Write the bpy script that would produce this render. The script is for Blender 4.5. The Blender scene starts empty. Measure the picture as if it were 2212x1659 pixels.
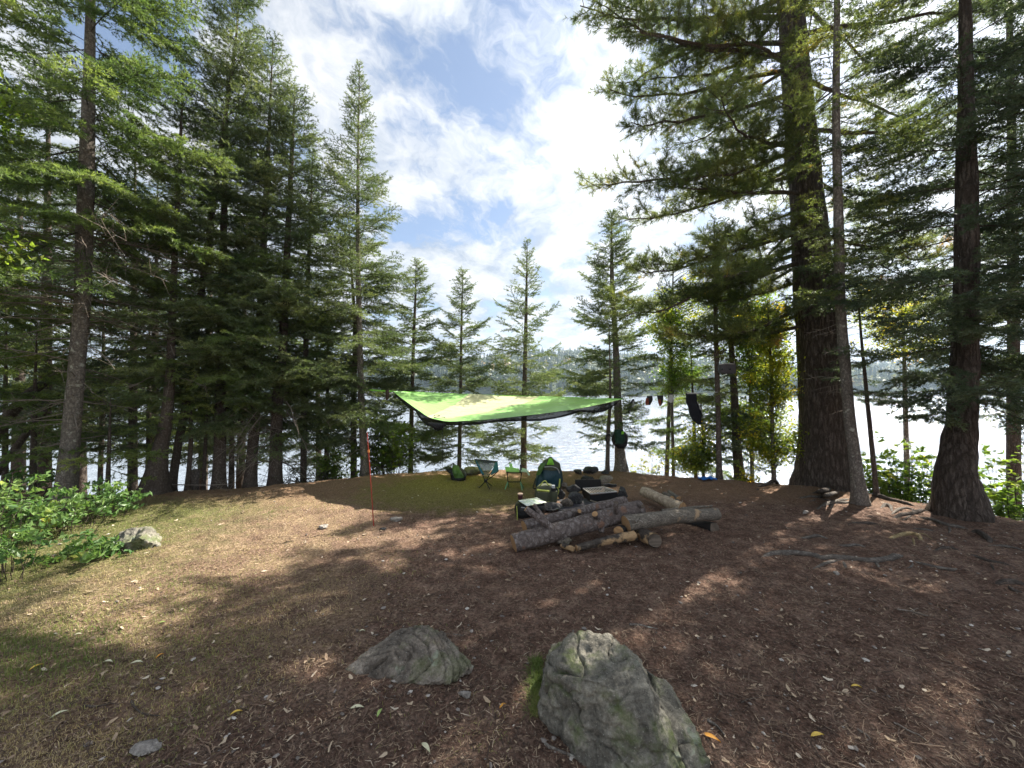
import bpy, math, random
import numpy as np
from mathutils import Vector, Matrix, Euler

# ------------------------------------------------------------ camera, sky, sun, exposure
scene = bpy.context.scene
COL = scene.collection
CAMZ = 1.60
PITCH = math.radians(1.14)
FPX = 830.0                       # focal length in pixels of a 2212 px wide view
cam_data = bpy.data.cameras.new('camera')
cam_data.sensor_width = 36.0
cam_data.lens = 36.0 * FPX / 2212.0
cam_data.clip_start = 0.05
cam_data.clip_end = 6000
cam = bpy.data.objects.new('camera', cam_data)
COL.objects.link(cam)
cam.location = (0, 0, CAMZ)
cam.rotation_euler = (math.pi / 2 + PITCH, 0, 0)
scene.camera = cam

SUN_AZ = math.radians(49.0)       # to the right of straight ahead
SUN_EL = math.radians(45.0)
world = bpy.data.worlds.new('World')
scene.world = world
world.use_nodes = True
wn = world.node_tree.nodes; wl = world.node_tree.links
wn.clear()

class NT:
    """small helper for building node trees"""
    def __init__(s, tree): s.t = tree
    def n(s, kind, **kw):
        nd = s.t.nodes.new(kind)
        ins = kw.pop('ins', {})
        for k, v in kw.items(): setattr(nd, k, v)
        for k, v in ins.items():
            if isinstance(v, bpy.types.NodeSocket): s.t.links.new(v, nd.inputs[k])
            else: nd.inputs[k].default_value = v
        return nd
    def math(s, op, a, b=0.0, c=0.0, clamp=False):
        nd = s.t.nodes.new('ShaderNodeMath'); nd.operation = op; nd.use_clamp = clamp
        for i, v in enumerate((a, b, c)):
            if isinstance(v, bpy.types.NodeSocket): s.t.links.new(v, nd.inputs[i])
            else: nd.inputs[i].default_value = v
        return nd.outputs[0]
    def vmath(s, op, a, b=(0, 0, 0)):
        nd = s.t.nodes.new('ShaderNodeVectorMath'); nd.operation = op
        for i, v in enumerate((a, b)):
            if isinstance(v, bpy.types.NodeSocket): s.t.links.new(v, nd.inputs[i])
            else: nd.inputs[i].default_value = v
        return nd.outputs[0]
    def ramp(s, fac, stops, interp='LINEAR'):
        nd = s.t.nodes.new('ShaderNodeValToRGB'); cr = nd.color_ramp; cr.interpolation = interp
        while len(cr.elements) < len(stops): cr.elements.new(0.5)
        for e, (p, c) in zip(cr.elements, stops):
            e.position = p
            e.color = (c, c, c, 1) if isinstance(c, (int, float)) else (*c, 1)
        s.t.links.new(fac, nd.inputs[0]); return nd.outputs[0]
    def mix(s, fac, a, b, blend='MIX'):
        nd = s.t.nodes.new('ShaderNodeMix'); nd.data_type = 'RGBA'; nd.blend_type = blend
        for i, v in ((0, fac), (6, a), (7, b)):
            if isinstance(v, bpy.types.NodeSocket): s.t.links.new(v, nd.inputs[i])
            elif i == 0: nd.inputs[0].default_value = v
            else: nd.inputs[i].default_value = (*v, 1)
        return nd.outputs[2]
    def noise(s, vec, scale, detail=4, rough=0.55, dist=0.0, out=0):
        nd = s.t.nodes.new('ShaderNodeTexNoise')
        nd.inputs['Scale'].default_value = scale; nd.inputs['Detail'].default_value = detail
        nd.inputs['Roughness'].default_value = rough; nd.inputs['Distortion'].default_value = dist
        if vec is not None: s.t.links.new(vec, nd.inputs['Vector'])
        return nd.outputs[out]

w = NT(world.node_tree)
sky = w.n('ShaderNodeTexSky', sky_type='NISHITA', sun_disc=False)
sky.sun_elevation = SUN_EL
sky.sun_rotation = SUN_AZ
sky.altitude = 300; sky.air_density = 1.0; sky.dust_density = 1.0; sky.ozone_density = 1.0
geo = w.n('ShaderNodeTexCoord')
sep = w.n('ShaderNodeSeparateXYZ', ins={0: geo.outputs['Generated']})
zz = w.math('ADD', w.math('MAXIMUM', sep.outputs[2], 0.0), 0.16)
cx = w.math('DIVIDE', sep.outputs[0], zz)
cy = w.math('DIVIDE', sep.outputs[1], zz)
cv = w.n('ShaderNodeCombineXYZ', ins={0: cx, 1: cy, 2: 0.0}).outputs[0]
mp = w.n('ShaderNodeMapping', ins={0: cv})
mp.inputs['Location'].default_value = (1.75, 0.35, 3.3)
mp.inputs['Rotation'].default_value = (0, 0, math.radians(-24))
mp.inputs['Scale'].default_value = (1.0, 0.78, 1.0)
warp = w.noise(mp.outputs[0], 1.6, 5, 0.6, out=1)
wv = w.vmath('ADD', mp.outputs[0], w.vmath('MULTIPLY', w.vmath('SUBTRACT', warp, (0.5, 0.5, 0.5)), (0.42, 0.42, 0.0)))
n1 = w.noise(wv, 2.1, 12, 0.60)
n2 = w.noise(wv, 6.5, 10, 0.70)
dens = w.math('ADD', w.math('MULTIPLY', n1, 0.70), w.math('MULTIPLY', n2, 0.30))
low = w.ramp(sep.outputs[2], [(0.0, 0.14), (0.25, 0.05), (0.60, 0.0)])
dens = w.math('ADD', dens, low)
cover = w.ramp(dens, [(0.437, 0.0), (0.472, 0.40), (0.515, 0.85), (0.575, 1.0)])
n3 = w.noise(wv, 4.2, 10, 0.64)
shade = w.ramp(n3, [(0.38, (2.2, 2.5, 2.95)), (0.48, (3.2, 3.4, 3.7)), (0.60, (4.3, 4.35, 4.45))])
# clouds brighten towards the sun
sd = (math.sin(SUN_AZ) * math.cos(SUN_EL), math.cos(SUN_AZ) * math.cos(SUN_EL), math.sin(SUN_EL))
dt = w.t.nodes.new('ShaderNodeVectorMath'); dt.operation = 'DOT_PRODUCT'
w.t.links.new(geo.outputs['Generated'], dt.inputs[0]); dt.inputs[1].default_value = sd
glow = w.math('ADD', 1.0, w.math('MULTIPLY', w.math('POWER', w.math('MAXIMUM', dt.outputs['Value'], 0.0), 5.0), 0.8))
# clouds on the far side of the sky (behind the camera, unseen) are brightened to fill the shaded sides
back = w.ramp(w.math('ADD', w.math('MULTIPLY', sep.outputs[1], -0.5), 0.5), [(0.42, 0.0), (0.85, 1.0)])
glow = w.math('ADD', glow, w.math('MULTIPLY', back, 0.5))
gc = w.n('ShaderNodeCombineXYZ', ins={0: glow, 1: glow, 2: glow}).outputs[0]
cloud = w.mix(1.0, shade, gc, 'MULTIPLY')
skyc = w.mix(1.0, sky.outputs[0], (0.80, 0.82, 0.86), 'MULTIPLY')
skyc = w.mix(0.30, skyc, (1.7, 2.1, 2.7))
final = w.mix(cover, skyc, cloud)
bg = w.n('ShaderNodeBackground', ins={'Color': final, 'Strength': 0.063})
w.n('ShaderNodeOutputWorld', ins={0: bg.outputs[0]})

sun_data = bpy.data.lights.new('sun', 'SUN')
sun_data.energy = 5.0
sun_data.angle = math.radians(0.55)
sun_data.color = (1.0, 0.93, 0.82)
sun = bpy.data.objects.new('sun', sun_data)
COL.objects.link(sun)
sun.rotation_euler = Vector(sd).to_track_quat('Z', 'Y').to_euler()
sun.location = (20, 25, 30)

scene.view_settings.view_transform = 'Standard'
scene.view_settings.look = 'None'
scene.view_settings.exposure = 1.82
scene.view_settings.gamma = 1.0
scene.render.resolution_x = 1024
scene.render.resolution_y = 768
scene.cycles.max_bounces = 8
scene.cycles.diffuse_bounces = 3
scene.cycles.glossy_bounces = 2
scene.cycles.transmission_bounces = 4
scene.cycles.transparent_max_bounces = 12
scene.cycles.volume_bounces = 0
scene.cycles.caustics_reflective = False
scene.cycles.caustics_refractive = False

# ------------------------------------------------------------ helpers
_cp, _sp = math.cos(PITCH), math.sin(PITCH)
def P(X, Y, d):
    """world point seen at pixel (X, Y) of the 2212 wide view at depth y = d"""
    a = (X - 1106.0) / FPX; b = (829.5 - Y) / FPX
    dy = _cp - b * _sp; dz = _sp + b * _cp
    return np.array((a * d / dy, d, CAMZ + dz * d / dy))

def _hash(ix, iy, iz, seed):
    h = (ix * 374761393 + iy * 668265263 + iz * 2147483647 + seed * 1274126177) & 0xFFFFFFFF
    h = ((h ^ (h >> 13)) * 1274126177) & 0xFFFFFFFF
    h = ((h ^ (h >> 16)) * 2246822519) & 0xFFFFFFFF
    return ((h ^ (h >> 15)) & 0xFFFFFF) / float(0xFFFFFF)

def vnoise(p, seed=0):
    p = np.asarray(p, float)
    i = np.floor(p).astype(np.int64); f = p - i
    u = f * f * (3 - 2 * f)
    r = 0
    for a in (0, 1):
        for b in (0, 1):
            for c in (0, 1):
                wt = (u[:, 0] if a else 1 - u[:, 0]) * (u[:, 1] if b else 1 - u[:, 1]) * (u[:, 2] if c else 1 - u[:, 2])
                r = r + wt * _hash(i[:, 0] + a, i[:, 1] + b, i[:, 2] + c, seed)
    return r * 2 - 1

def fbm(p, octv=4, seed=0, rough=0.5):
    r = 0; a = 1.0; q = np.asarray(p, float) + 100.0
    for o in range(octv):
        r = r + a * vnoise(q, seed + o); q = q * 2.03 + 17.3; a *= rough
    return r

def fbm2(x, y, octv=4, seed=0, rough=0.5):
    return fbm(np.stack([np.ravel(x), np.ravel(y), np.zeros(np.size(x))], 1), octv, seed, rough).reshape(np.shape(x))

EX = [-60, -20, -12, -9, -6.5, -5, -4, -3.3, -2.6, -1.5, 0, 2.2, 3.2, 4.0, 5, 5.7, 6.2, 6.8, 8, 10, 14, 60]
EY = [12, 8.5, 6.8, 6.3, 6.1, 6.45, 6.7, 7.0, 7.5, 7.75, 7.85, 7.8, 7.3, 7.0, 6.7, 6.2, 5.4, 4.7, 3.9, 2.8, 1.0, -20]
def GH(x, y):
    x = np.asarray(x, float); y = np.asarray(y, float)
    ye = np.interp(x, EX, EY)
    d = y - ye - 0.25
    base = -0.62 * (np.log1p(np.exp(np.clip(d * 4.0, -30, 30))) / 4.0)
    base = np.maximum(base, -4.0)
    hump = 0.05 * np.exp(-((y - ye + 0.5) / 0.5) ** 2) * (np.abs(x) < 4)
    und = 0.035 * fbm2(x * 0.55, y * 0.55, 2, 5) + 0.011 * fbm2(x * 3.1, y * 3.1, 2, 9)
    rl = 0.035 * np.exp(-((x - 3.6) / 2.2) ** 2) * np.exp(-((y - 3.6) / 2.2) ** 2)
    return base + hump + und + rl
def gz(x, y): return float(GH(np.array([x]), np.array([y]))[0])
def G(X, Y):
    """ground point seen at pixel (X, Y)"""
    d = FPX * CAMZ / (Y - 846.0)
    for _ in range(6):
        p = P(X, Y, d); g = gz(p[0], p[1])
        d = d * (CAMZ - g) / max(CAMZ - p[2], 1e-3)
    p = P(X, Y, d); p[2] = gz(p[0], p[1]); return p

def nrm(v):
    v = np.asarray(v, float)
    return v / np.maximum(np.linalg.norm(v, axis=-1, keepdims=True), 1e-9)

class MB:
    """collects geometry and links it as ONE mesh object"""
    def __init__(s): s.v = []; s.f = []; s.n = 0
    def add(s, v, f, mat=0, var=0.5, smooth=True):
        v = np.asarray(v, np.float32).reshape(-1, 3); f = np.asarray(f, np.int64)
        if len(v) == 0 or len(f) == 0: return
        va = np.broadcast_to(np.asarray(var, np.float32), (len(v),))
        s.v.append((v, va)); s.f.append((f + s.n, mat, smooth)); s.n += len(v)
    def mesh(s, name, mats, off=(0, 0, 0)):
        v = np.concatenate([a for a, _ in s.v]) - np.asarray(off, np.float32)
        var = np.concatenate([b for _, b in s.v])
        tot = []; idx = []; mi = []; sm = []
        for f, m, smo in s.f:
            tot.append(np.full(len(f), f.shape[1])); idx.append(f.ravel())
            mi.append(np.broadcast_to(np.asarray(m), (len(f),))); sm.append(np.full(len(f), smo))
        tot = np.concatenate(tot); idx = np.concatenate(idx); mi = np.concatenate(mi); sm = np.concatenate(sm)
        me = bpy.data.meshes.new(name)
        me.vertices.add(len(v)); me.vertices.foreach_set('co', v.astype(np.float32).ravel())
        me.loops.add(len(idx)); me.loops.foreach_set('vertex_index', idx.astype(np.int32))
        me.polygons.add(len(tot))
        st = np.concatenate([[0], np.cumsum(tot)[:-1]])
        me.polygons.foreach_set('loop_start', st.astype(np.int32))
        me.polygons.foreach_set('loop_total', tot.astype(np.int32))
        me.polygons.foreach_set('material_index', mi.astype(np.int32))
        me.polygons.foreach_set('use_smooth', sm.astype(bool))
        at = me.attributes.new('var', 'FLOAT', 'POINT'); at.data.foreach_set('value', var.astype(np.float32))
        for m in mats: me.materials.append(m)
        me.update(calc_edges=True)
        return me
    def build(s, name, mats, parent=None, loc=None):
        if not isinstance(mats, (list, tuple)): mats = [mats]
        off = (0, 0, 0)
        if parent is not None: off = tuple(parent.get('_w', (0, 0, 0)))
        elif loc is not None: off = tuple(loc)
        me = s.mesh(name, mats, off)
        o = bpy.data.objects.new(name, me); COL.objects.link(o)
        o['_w'] = [float(c) for c in off]
        if parent is not None: o.parent = parent
        elif loc is not None: o.location = loc
        ALL.append(o)
        return o
ALL = []
def thing(name, label, cat, loc, group=None):
    o = bpy.data.objects.new(name, None); COL.objects.link(o)
    o.location = tuple(float(c) for c in loc); o['_w'] = [float(c) for c in loc]
    o.empty_display_size = 0.1
    tag(o, label, cat, group); ALL.append(o); return o
def tag(o, label, cat, group=None):
    o['label'] = label; o['category'] = cat
    if group: o['group'] = group
    return o
def kind(o, k, label=None, cat=None):
    o['kind'] = k
    if label: o['label'] = label
    if cat: o['category'] = cat
    return o

def frames(pts):
    pts = np.asarray(pts, float)
    t = np.gradient(pts, axis=0); t = nrm(t)
    ref = np.array([0, 0, 1.0]) if abs(t[0, 2]) < 0.85 else np.array([1.0, 0, 0])
    n = []; a = nrm(np.cross(t[0], ref))
    for k in range(len(pts)):
        a = a - t[k] * np.dot(a, t[k]); a = nrm(a); n.append(a)
    n = np.array(n); b = np.cross(t, n)
    return t, n, b
def resample(pts, rad, m):
    pts = np.asarray(pts, float); rad = np.asarray(rad, float)
    # Catmull-Rom
    k = len(pts)
    if k == 2:
        u = np.linspace(0, 1, m)[:, None]
        return pts[0] * (1 - u) + pts[1] * u, rad[0] + (rad[1] - rad[0]) * u[:, 0]
    q = np.vstack([2 * pts[0] - pts[1], pts, 2 * pts[-1] - pts[-2]])
    u = np.linspace(0, k - 1 - 1e-6, m); i = u.astype(int); f = (u - i)[:, None]
    p0, p1, p2, p3 = q[i], q[i + 1], q[i + 2], q[i + 3]
    r = 0.5 * ((2 * p1) + (-p0 + p2) * f + (2 * p0 - 5 * p1 + 4 * p2 - p3) * f ** 2 + (-p0 + 3 * p1 - 3 * p2 + p3) * f ** 3)
    return r, np.interp(u, np.arange(k), rad)
def tube(mb, pts, rad, sides=8, mat=0, caps=True, capmat=None, var=0.5, rn=0.0, seed=0, m=None, rs=6.0, flare=None):
    pts = np.asarray(pts, float); rad = np.broadcast_to(np.asarray(rad, float), (len(pts),))
    if m: pts, rad = resample(pts, rad, m)
    t, n, b = frames(pts)
    a = np.linspace(0, 2 * np.pi, sides, endpoint=False)
    ca, sa = np.cos(a), np.sin(a)
    R = rad[:, None] * np.ones(sides)
    if rn:
        q = pts[:, None, :] * rs + (n[:, None, :] * ca[None, :, None] + b[:, None, :] * sa[None, :, None]) * 1.6
        R = R * (1 + rn * fbm(q.reshape(-1, 3), 3, seed).reshape(R.shape))
    if flare is not None: R = R * flare(np.linspace(0, 1, len(pts))[:, None], a[None, :])
    v = pts[:, None, :] + R[..., None] * (n[:, None, :] * ca[None, :, None] + b[:, None, :] * sa[None, :, None])
    k = len(pts); i = np.arange(k - 1)[:, None] * sides; j = np.arange(sides)[None, :]; j2 = (j + 1) % sides
    f = np.stack([i + j, i + j2, i + sides + j2, i + sides + j], -1).reshape(-1, 4)
    mb.add(v.reshape(-1, 3), f, mat, var)
    if caps:
        cm = mat if capmat is None else capmat
        for e, ring, rev in ((pts[0], v[0], True), (pts[-1], v[-1], False)):
            vv = np.vstack([ring, e[None]]); jj = np.arange(sides)
            ff = np.stack([jj, (jj + 1) % sides, np.full(sides, sides)], 1)
            if rev: ff = ff[:, ::-1]
            mb.add(vv, ff, cm, var, smooth=False)
def box(mb, c, s, mat=0, rot=None, var=0.5, bev=0.0):
    c = np.asarray(c, float); s = np.asarray(s, float) / 2
    if bev <= 0:
        v = np.array([(x, y, z) for x in (-1, 1) for y in (-1, 1) for z in (-1, 1)], float) * s
        f = np.array([(0, 1, 3, 2), (4, 6, 7, 5), (0, 4, 5, 1), (2, 3, 7, 6), (0, 2, 6, 4), (1, 5, 7, 3)])
        if rot is not None: v = v @ np.array(rot.to_matrix()).T
        mb.add(v + c, f, mat, var, smooth=False); return
    import bmesh
    bm = bmesh.new(); bmesh.ops.create_cube(bm, size=2.0)
    for q in bm.verts: q.co = Vector((q.co.x * s[0], q.co.y * s[1], q.co.z * s[2]))
    bmesh.ops.bevel(bm, geom=list(bm.edges), offset=bev, segments=2, affect='EDGES', profile=0.6)
    bmesh.ops.triangulate(bm, faces=list(bm.faces))
    v = np.array([q.co[:] for q in bm.verts]); f = np.array([[q.index for q in fa.verts] for fa in bm.faces]); bm.free()
    if rot is not None: v = v @ np.array(rot.to_matrix()).T
    mb.add(v + c, f, mat, var, smooth=False)
def grid_faces(r, c, wrap=False):
    i = np.arange(r - 1)[:, None] * c
    if wrap:
        j = np.arange(c)[None]; j2 = (j + 1) % c
    else:
        j = np.arange(c - 1)[None]; j2 = j + 1
    return np.stack([i + j, i + j2, i + c + j2, i + c + j], -1).reshape(-1, 4)
def loft(mb, rings, mat=0, var=0.5, sides=28, fold=0.0, fs=9.0, seed=0, caps=True):
    """rings: (z, cx, cy, rx, ry, squareness)"""
    vs = []
    a = np.linspace(0, 2 * np.pi, sides, endpoint=False)
    for z, cx_, cy_, rx, ry, e in rings:
        c, s_ = np.cos(a), np.sin(a)
        x = np.sign(c) * np.abs(c) ** e * rx; y = np.sign(s_) * np.abs(s_) ** e * ry
        vs.append(np.stack([cx_ + x, cy_ + y, np.full(sides, z)], 1))
    v = np.array(vs)
    ctr = v.mean(1, keepdims=True)
    if fold:
        d = nrm(v - ctr); q = v.reshape(-1, 3) * fs
        q[:, 2] *= 0.6
        v = v + d * (fold * fbm(q, 3, seed).reshape(v.shape[:2]))[..., None]
    f = grid_faces(len(rings), sides, True)
    mb.add(v.reshape(-1, 3), f, mat, var)
    if caps:
        jj = np.arange(sides)
        for k, rev in ((0, True), (len(rings) - 1, False)):
            vv = np.vstack([v[k], v[k].mean(0)[None]]); ff = np.stack([jj, (jj + 1) % sides, np.full(sides, sides)], 1)
            mb.add(vv, ff[:, ::-1] if rev else ff, mat, var)

# ------------------------------------------------------------ materials
def newmat(name):
    m = bpy.data.materials.new(name); m.use_nodes = True
    m.node_tree.nodes.clear(); t = NT(m.node_tree)
    return m, t
def out(t, sh, disp=None):
    o = t.n('ShaderNodeOutputMaterial', ins={0: sh})
def pbr(t, col, rough=0.8, bump=None, bs=0.5, bd=0.01, metal=0.0, spec=0.3, extra=None):
    ins = {'Base Color': col if isinstance(col, bpy.types.NodeSocket) else (*col, 1), 'Roughness': rough, 'Metallic': metal, 'Specular IOR Level': spec}
    if bump is not None:
        bn = t.n('ShaderNodeBump', ins={'Strength': bs, 'Distance': bd, 'Height': bump}); ins['Normal'] = bn.outputs[0]
    if extra: ins.update(extra)
    return t.n('ShaderNodeBsdfPrincipled', ins=ins).outputs[0]
def obj_co(t): return t.n('ShaderNodeTexCoord').outputs['Object']
def pos(t): return t.n('ShaderNodeNewGeometry').outputs['Position']
def attr(t, n='var'):
    a = t.n('ShaderNodeAttribute'); a.attribute_name = n; return a.outputs['Fac']
def m_leaf(name, stops, trans=0.35, rough=0.55, tcol=1.5, nsc=1.6):
    m, t = newmat(name)
    v = attr(t); nz = t.noise(obj_co(t), nsc, 3)
    fac = t.math('ADD', t.math('MULTIPLY', v, 0.62), t.math('MULTIPLY', t.math('SUBTRACT', nz, 0.5), 1.5))
    fac = t.math('ADD', fac, 0.19)
    c = t.ramp(fac, stops)
    d = pbr(t, c, rough, spec=0.35)
    tc = t.mix(1.0, c, (tcol * 1.1, tcol * 1.15, tcol * 0.7), 'MULTIPLY')
    tr = t.n('ShaderNodeBsdfTranslucent', ins={'Color': tc}).outputs[0]
    mx = t.n('ShaderNodeMixShader', ins={0: trans, 1: d, 2: tr}).outputs[0]
    out(t, mx); return m
def m_bark(name, c0, c1, c2, sc=(26, 26, 5), bs=0.8, bd=0.012, patch=None):
    m, t = newmat(name); co = obj_co(t)
    mpn = t.n('ShaderNodeMapping', ins={0: co}); mpn.inputs['Scale'].default_value = sc
    n = t.noise(mpn.outputs[0], 1.0, 6, 0.65, 0.6)
    vo = t.n('ShaderNodeTexVoronoi', ins={0: mpn.outputs[0]}, feature='DISTANCE_TO_EDGE'); vo.inputs['Scale'].default_value = 0.9
    mp2 = t.n('ShaderNodeMapping', ins={0: t.vmath('ADD', co, t.vmath('MULTIPLY', t.noise(co, 14, 3, out=1), (0.05, 0.05, 0.12)))}); mp2.inputs['Scale'].default_value = tuple(q * 0.9 for q in sc)
    t.t.links.new(mp2.outputs[0], vo.inputs[0])
    rg_ = t.math('ABSOLUTE', t.math('SUBTRACT', t.noise(mp2.outputs[0], 1.1, 5, 0.55, 0.8), 0.5)); rg_ = t.math('MINIMUM', t.math('MULTIPLY', rg_, 7.0), 1.0)
    cr = t.math('MULTIPLY', t.math('MINIMUM', t.math('MULTIPLY', vo.outputs[0], 4.0), 1.0), 0.5)
    cr = t.math('ADD', cr, t.math('MULTIPLY', rg_, 0.5))
    h = t.math('MULTIPLY', t.math('ADD', n, 0.25), t.math('ADD', t.math('MULTIPLY', cr, 0.65), 0.35))
    fin = t.noise(co, 120, 4, 0.7); h = t.math('ADD', h, t.math('MULTIPLY', t.math('SUBTRACT', fin, 0.5), 0.35))
    c = t.ramp(h, [(0.15, c0), (0.5, c1), (0.85, c2)])
    big = t.noise(co, 3.0, 4)
    c = t.mix(t.ramp(big, [(0.35, 0.0), (0.7, 0.5)]), c, tuple(x * 0.62 for x in c1))
    if patch is not None:
        pn = t.noise(co, patch[1], 5, 0.6); c = t.mix(t.ramp(pn, [(patch[2], 0.0), (patch[2] + 0.08, 0.9)]), c, patch[0])
    out(t, pbr(t, c, 0.92, h, bs, bd, spec=0.15)); return m
def m_wood_end(name, c0=(0.55, 0.33, 0.15), c1=(0.36, 0.19, 0.08)):
    m, t = newmat(name); co = obj_co(t)
    n = t.noise(co, 35.0, 5, 0.6, 1.0)
    wv_ = t.n('ShaderNodeTexWave', ins={0: co}, wave_type='RINGS'); wv_.inputs['Scale'].default_value = 14; wv_.inputs['Distortion'].default_value = 4
    c = t.mix(t.math('MULTIPLY', t.math('ADD', n, wv_.outputs[1]), 0.5), c1, c0)
    out(t, pbr(t, c, 0.85, n, 0.4, 0.004)); return m
def m_rock(name, c0, c1, c2, lich=(0.30, 0.34, 0.26), moss=(0.045, 0.065, 0.012), mossamt=0.5, sc=1.0):
    m, t = newmat(name); co = obj_co(t)
    n1 = t.noise(co, 7 * sc, 8, 0.68, 0.3); n2 = t.noise(co, 60 * sc, 6, 0.7); n3 = t.noise(co, 3.2 * sc, 5, 0.6)
    c = t.ramp(n1, [(0.30, c0), (0.5, c1), (0.68, c2)])
    c = t.mix(0.75, c, t.ramp(n2, [(0.30, 0.30), (0.48, 0.85), (0.70, 1.45)]), 'MULTIPLY')
    vo = t.n('ShaderNodeTexVoronoi', ins={0: t.vmath('ADD', co, t.vmath('MULTIPLY', t.noise(co, 9, 3, out=1), (0.18, 0.18, 0.18)))}); vo.inputs['Scale'].default_value = 9 * sc
    lm = t.math('MULTIPLY', t.ramp(vo.outputs[0], [(0.20, 1.0), (0.27, 0.0)]), t.ramp(n3, [(0.52, 0.0), (0.58, 0.55)]))
    c = t.mix(lm, c, lich)
    sp = t.ramp(t.noise(co, 150 * sc, 2, 0.5), [(0.66, 0.0), (0.70, 0.5)]); c = t.mix(sp, c, (0.42, 0.42, 0.36))
    nz = t.n('ShaderNodeSeparateXYZ', ins={0: t.n('ShaderNodeNewGeometry').outputs['Normal']}).outputs[2]
    mm = t.math('MULTIPLY', t.ramp(t.noise(co, 5.5 * sc, 6, 0.65), [(0.50, 0.0), (0.62, 1.0)]), mossamt)
    c = t.mix(mm, c, t.mix(t.noise(co, 90, 3), moss, tuple(x * 2.2 for x in moss)))
    h = t.math('ADD', t.math('MULTIPLY', n1, 1.0), t.math('MULTIPLY', n2, 0.55))
    out(t, pbr(t, c, 0.93, h, 0.85, 0.02, spec=0.2)); return m
def m_cloth(name, col, trans=0.0, rough=0.75, nscale=60, var=0.25, bs=0.3, tmul=1.0, alpha=1.0):
    m, t = newmat(name); co = obj_co(t)
    n = t.noise(co, nscale, 4); n2 = t.noise(co, 9, 5, 0.6, 0.6)
    c = t.mix(t.math('MULTIPLY', n, 0.6), tuple(x * (1 - var) for x in col), tuple(min(1, x * (1 + var)) for x in col))
    sh = pbr(t, c, rough, t.math('ADD', t.math('MULTIPLY', n, 0.25), n2), bs, 0.015)
    if trans:
        tr = t.n('ShaderNodeBsdfTranslucent', ins={'Color': t.mix(1.0, c, (tmul, tmul, tmul), 'MULTIPLY')}).outputs[0]
        sh = t.n('ShaderNodeMixShader', ins={0: trans, 1: sh, 2: tr}).outputs[0]
    if alpha < 1:
        tp = t.n('ShaderNodeBsdfTransparent').outputs[0]
        sh = t.n('ShaderNodeMixShader', ins={0: alpha, 1: tp, 2: sh}).outputs[0]
    out(t, sh); return m
def m_plain(name, col, rough=0.5, metal=0.0, bs=0.1, nscale=40):
    m, t = newmat(name); co = obj_co(t); n = t.noise(co, nscale, 4)
    c = t.mix(n, tuple(x * 0.75 for x in col), tuple(min(1, x * 1.25) for x in col))
    out(t, pbr(t, c, rough, n, bs, 0.003, metal)); return m

M = {}
M['spruce'] = m_leaf('spruce_needles', [(0.0, (0.031, 0.055, 0.025)), (0.45, (0.082, 0.114, 0.048)), (0.8, (0.157, 0.190, 0.077)), (1.0, (0.241, 0.256, 0.114))], 0.38)
M['fir'] = m_leaf('fir_needles', [(0.0, (0.034, 0.064, 0.023)), (0.45, (0.090, 0.138, 0.043)), (0.8, (0.174, 0.225, 0.064)), (1.0, (0.270, 0.298, 0.089))], 0.42)
M['dark'] = m_leaf('dark_needles', [(0.0, (0.027, 0.047, 0.029)), (0.5, (0.066, 0.093, 0.054)), (1.0, (0.147, 0.171, 0.087))], 0.34)
M['pine'] = m_leaf('pine_needles', [(0.0, (0.038, 0.062, 0.024)), (0.45, (0.099, 0.128, 0.042)), (0.80, (0.187, 0.199, 0.060)), (0.93, (0.286, 0.225, 0.065)), (1.0, (0.462, 0.236, 0.054))], 0.46)
M['autumn'] = m_leaf('autumn_leaves', [(0.0, (0.045, 0.080, 0.016)), (0.35, (0.13, 0.165, 0.025)), (0.60, (0.27, 0.26, 0.03)), (0.80, (0.46, 0.33, 0.04)), (1.0, (0.50, 0.17, 0.03))], 0.60, tcol=1.9)
M['maple'] = m_leaf('green_leaves', [(0.0, (0.040, 0.080, 0.018)), (0.5, (0.105, 0.165, 0.028)), (0.85, (0.21, 0.25, 0.040)), (1.0, (0.40, 0.34, 0.05))], 0.58, tcol=1.7)
M['shrub'] = m_leaf('shrub_leaves', [(0.0, (0.035, 0.080, 0.030)), (0.5, (0.085, 0.165, 0.050)), (0.9, (0.17, 0.25, 0.075)), (1.0, (0.34, 0.34, 0.06))], 0.35, rough=0.42)
M['bark'] = m_bark('spruce_bark', (0.035, 0.027, 0.022), (0.095, 0.075, 0.062), (0.19, 0.165, 0.14), (40, 40, 26))
M['barkg'] = m_bark('grey_bark', (0.05, 0.042, 0.036), (0.15, 0.13, 0.112), (0.30, 0.27, 0.235), (34, 34, 22), patch=((0.36, 0.36, 0.31), 11, 0.60))
M['barkp'] = m_bark('pine_bark', (0.020, 0.016, 0.013), (0.115, 0.092, 0.077), (0.28, 0.235, 0.20), (24, 24, 4.2), 1.0, 0.09)
M['twig'] = m_bark('twig_bark', (0.035, 0.027, 0.022), (0.085, 0.068, 0.055), (0.14, 0.12, 0.10), (60, 60, 60))
M['deadtwig'] = m_bark('dead_twig_bark', (0.10, 0.08, 0.065), (0.24, 0.20, 0.165), (0.36, 0.32, 0.27), (60, 60, 60))

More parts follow.
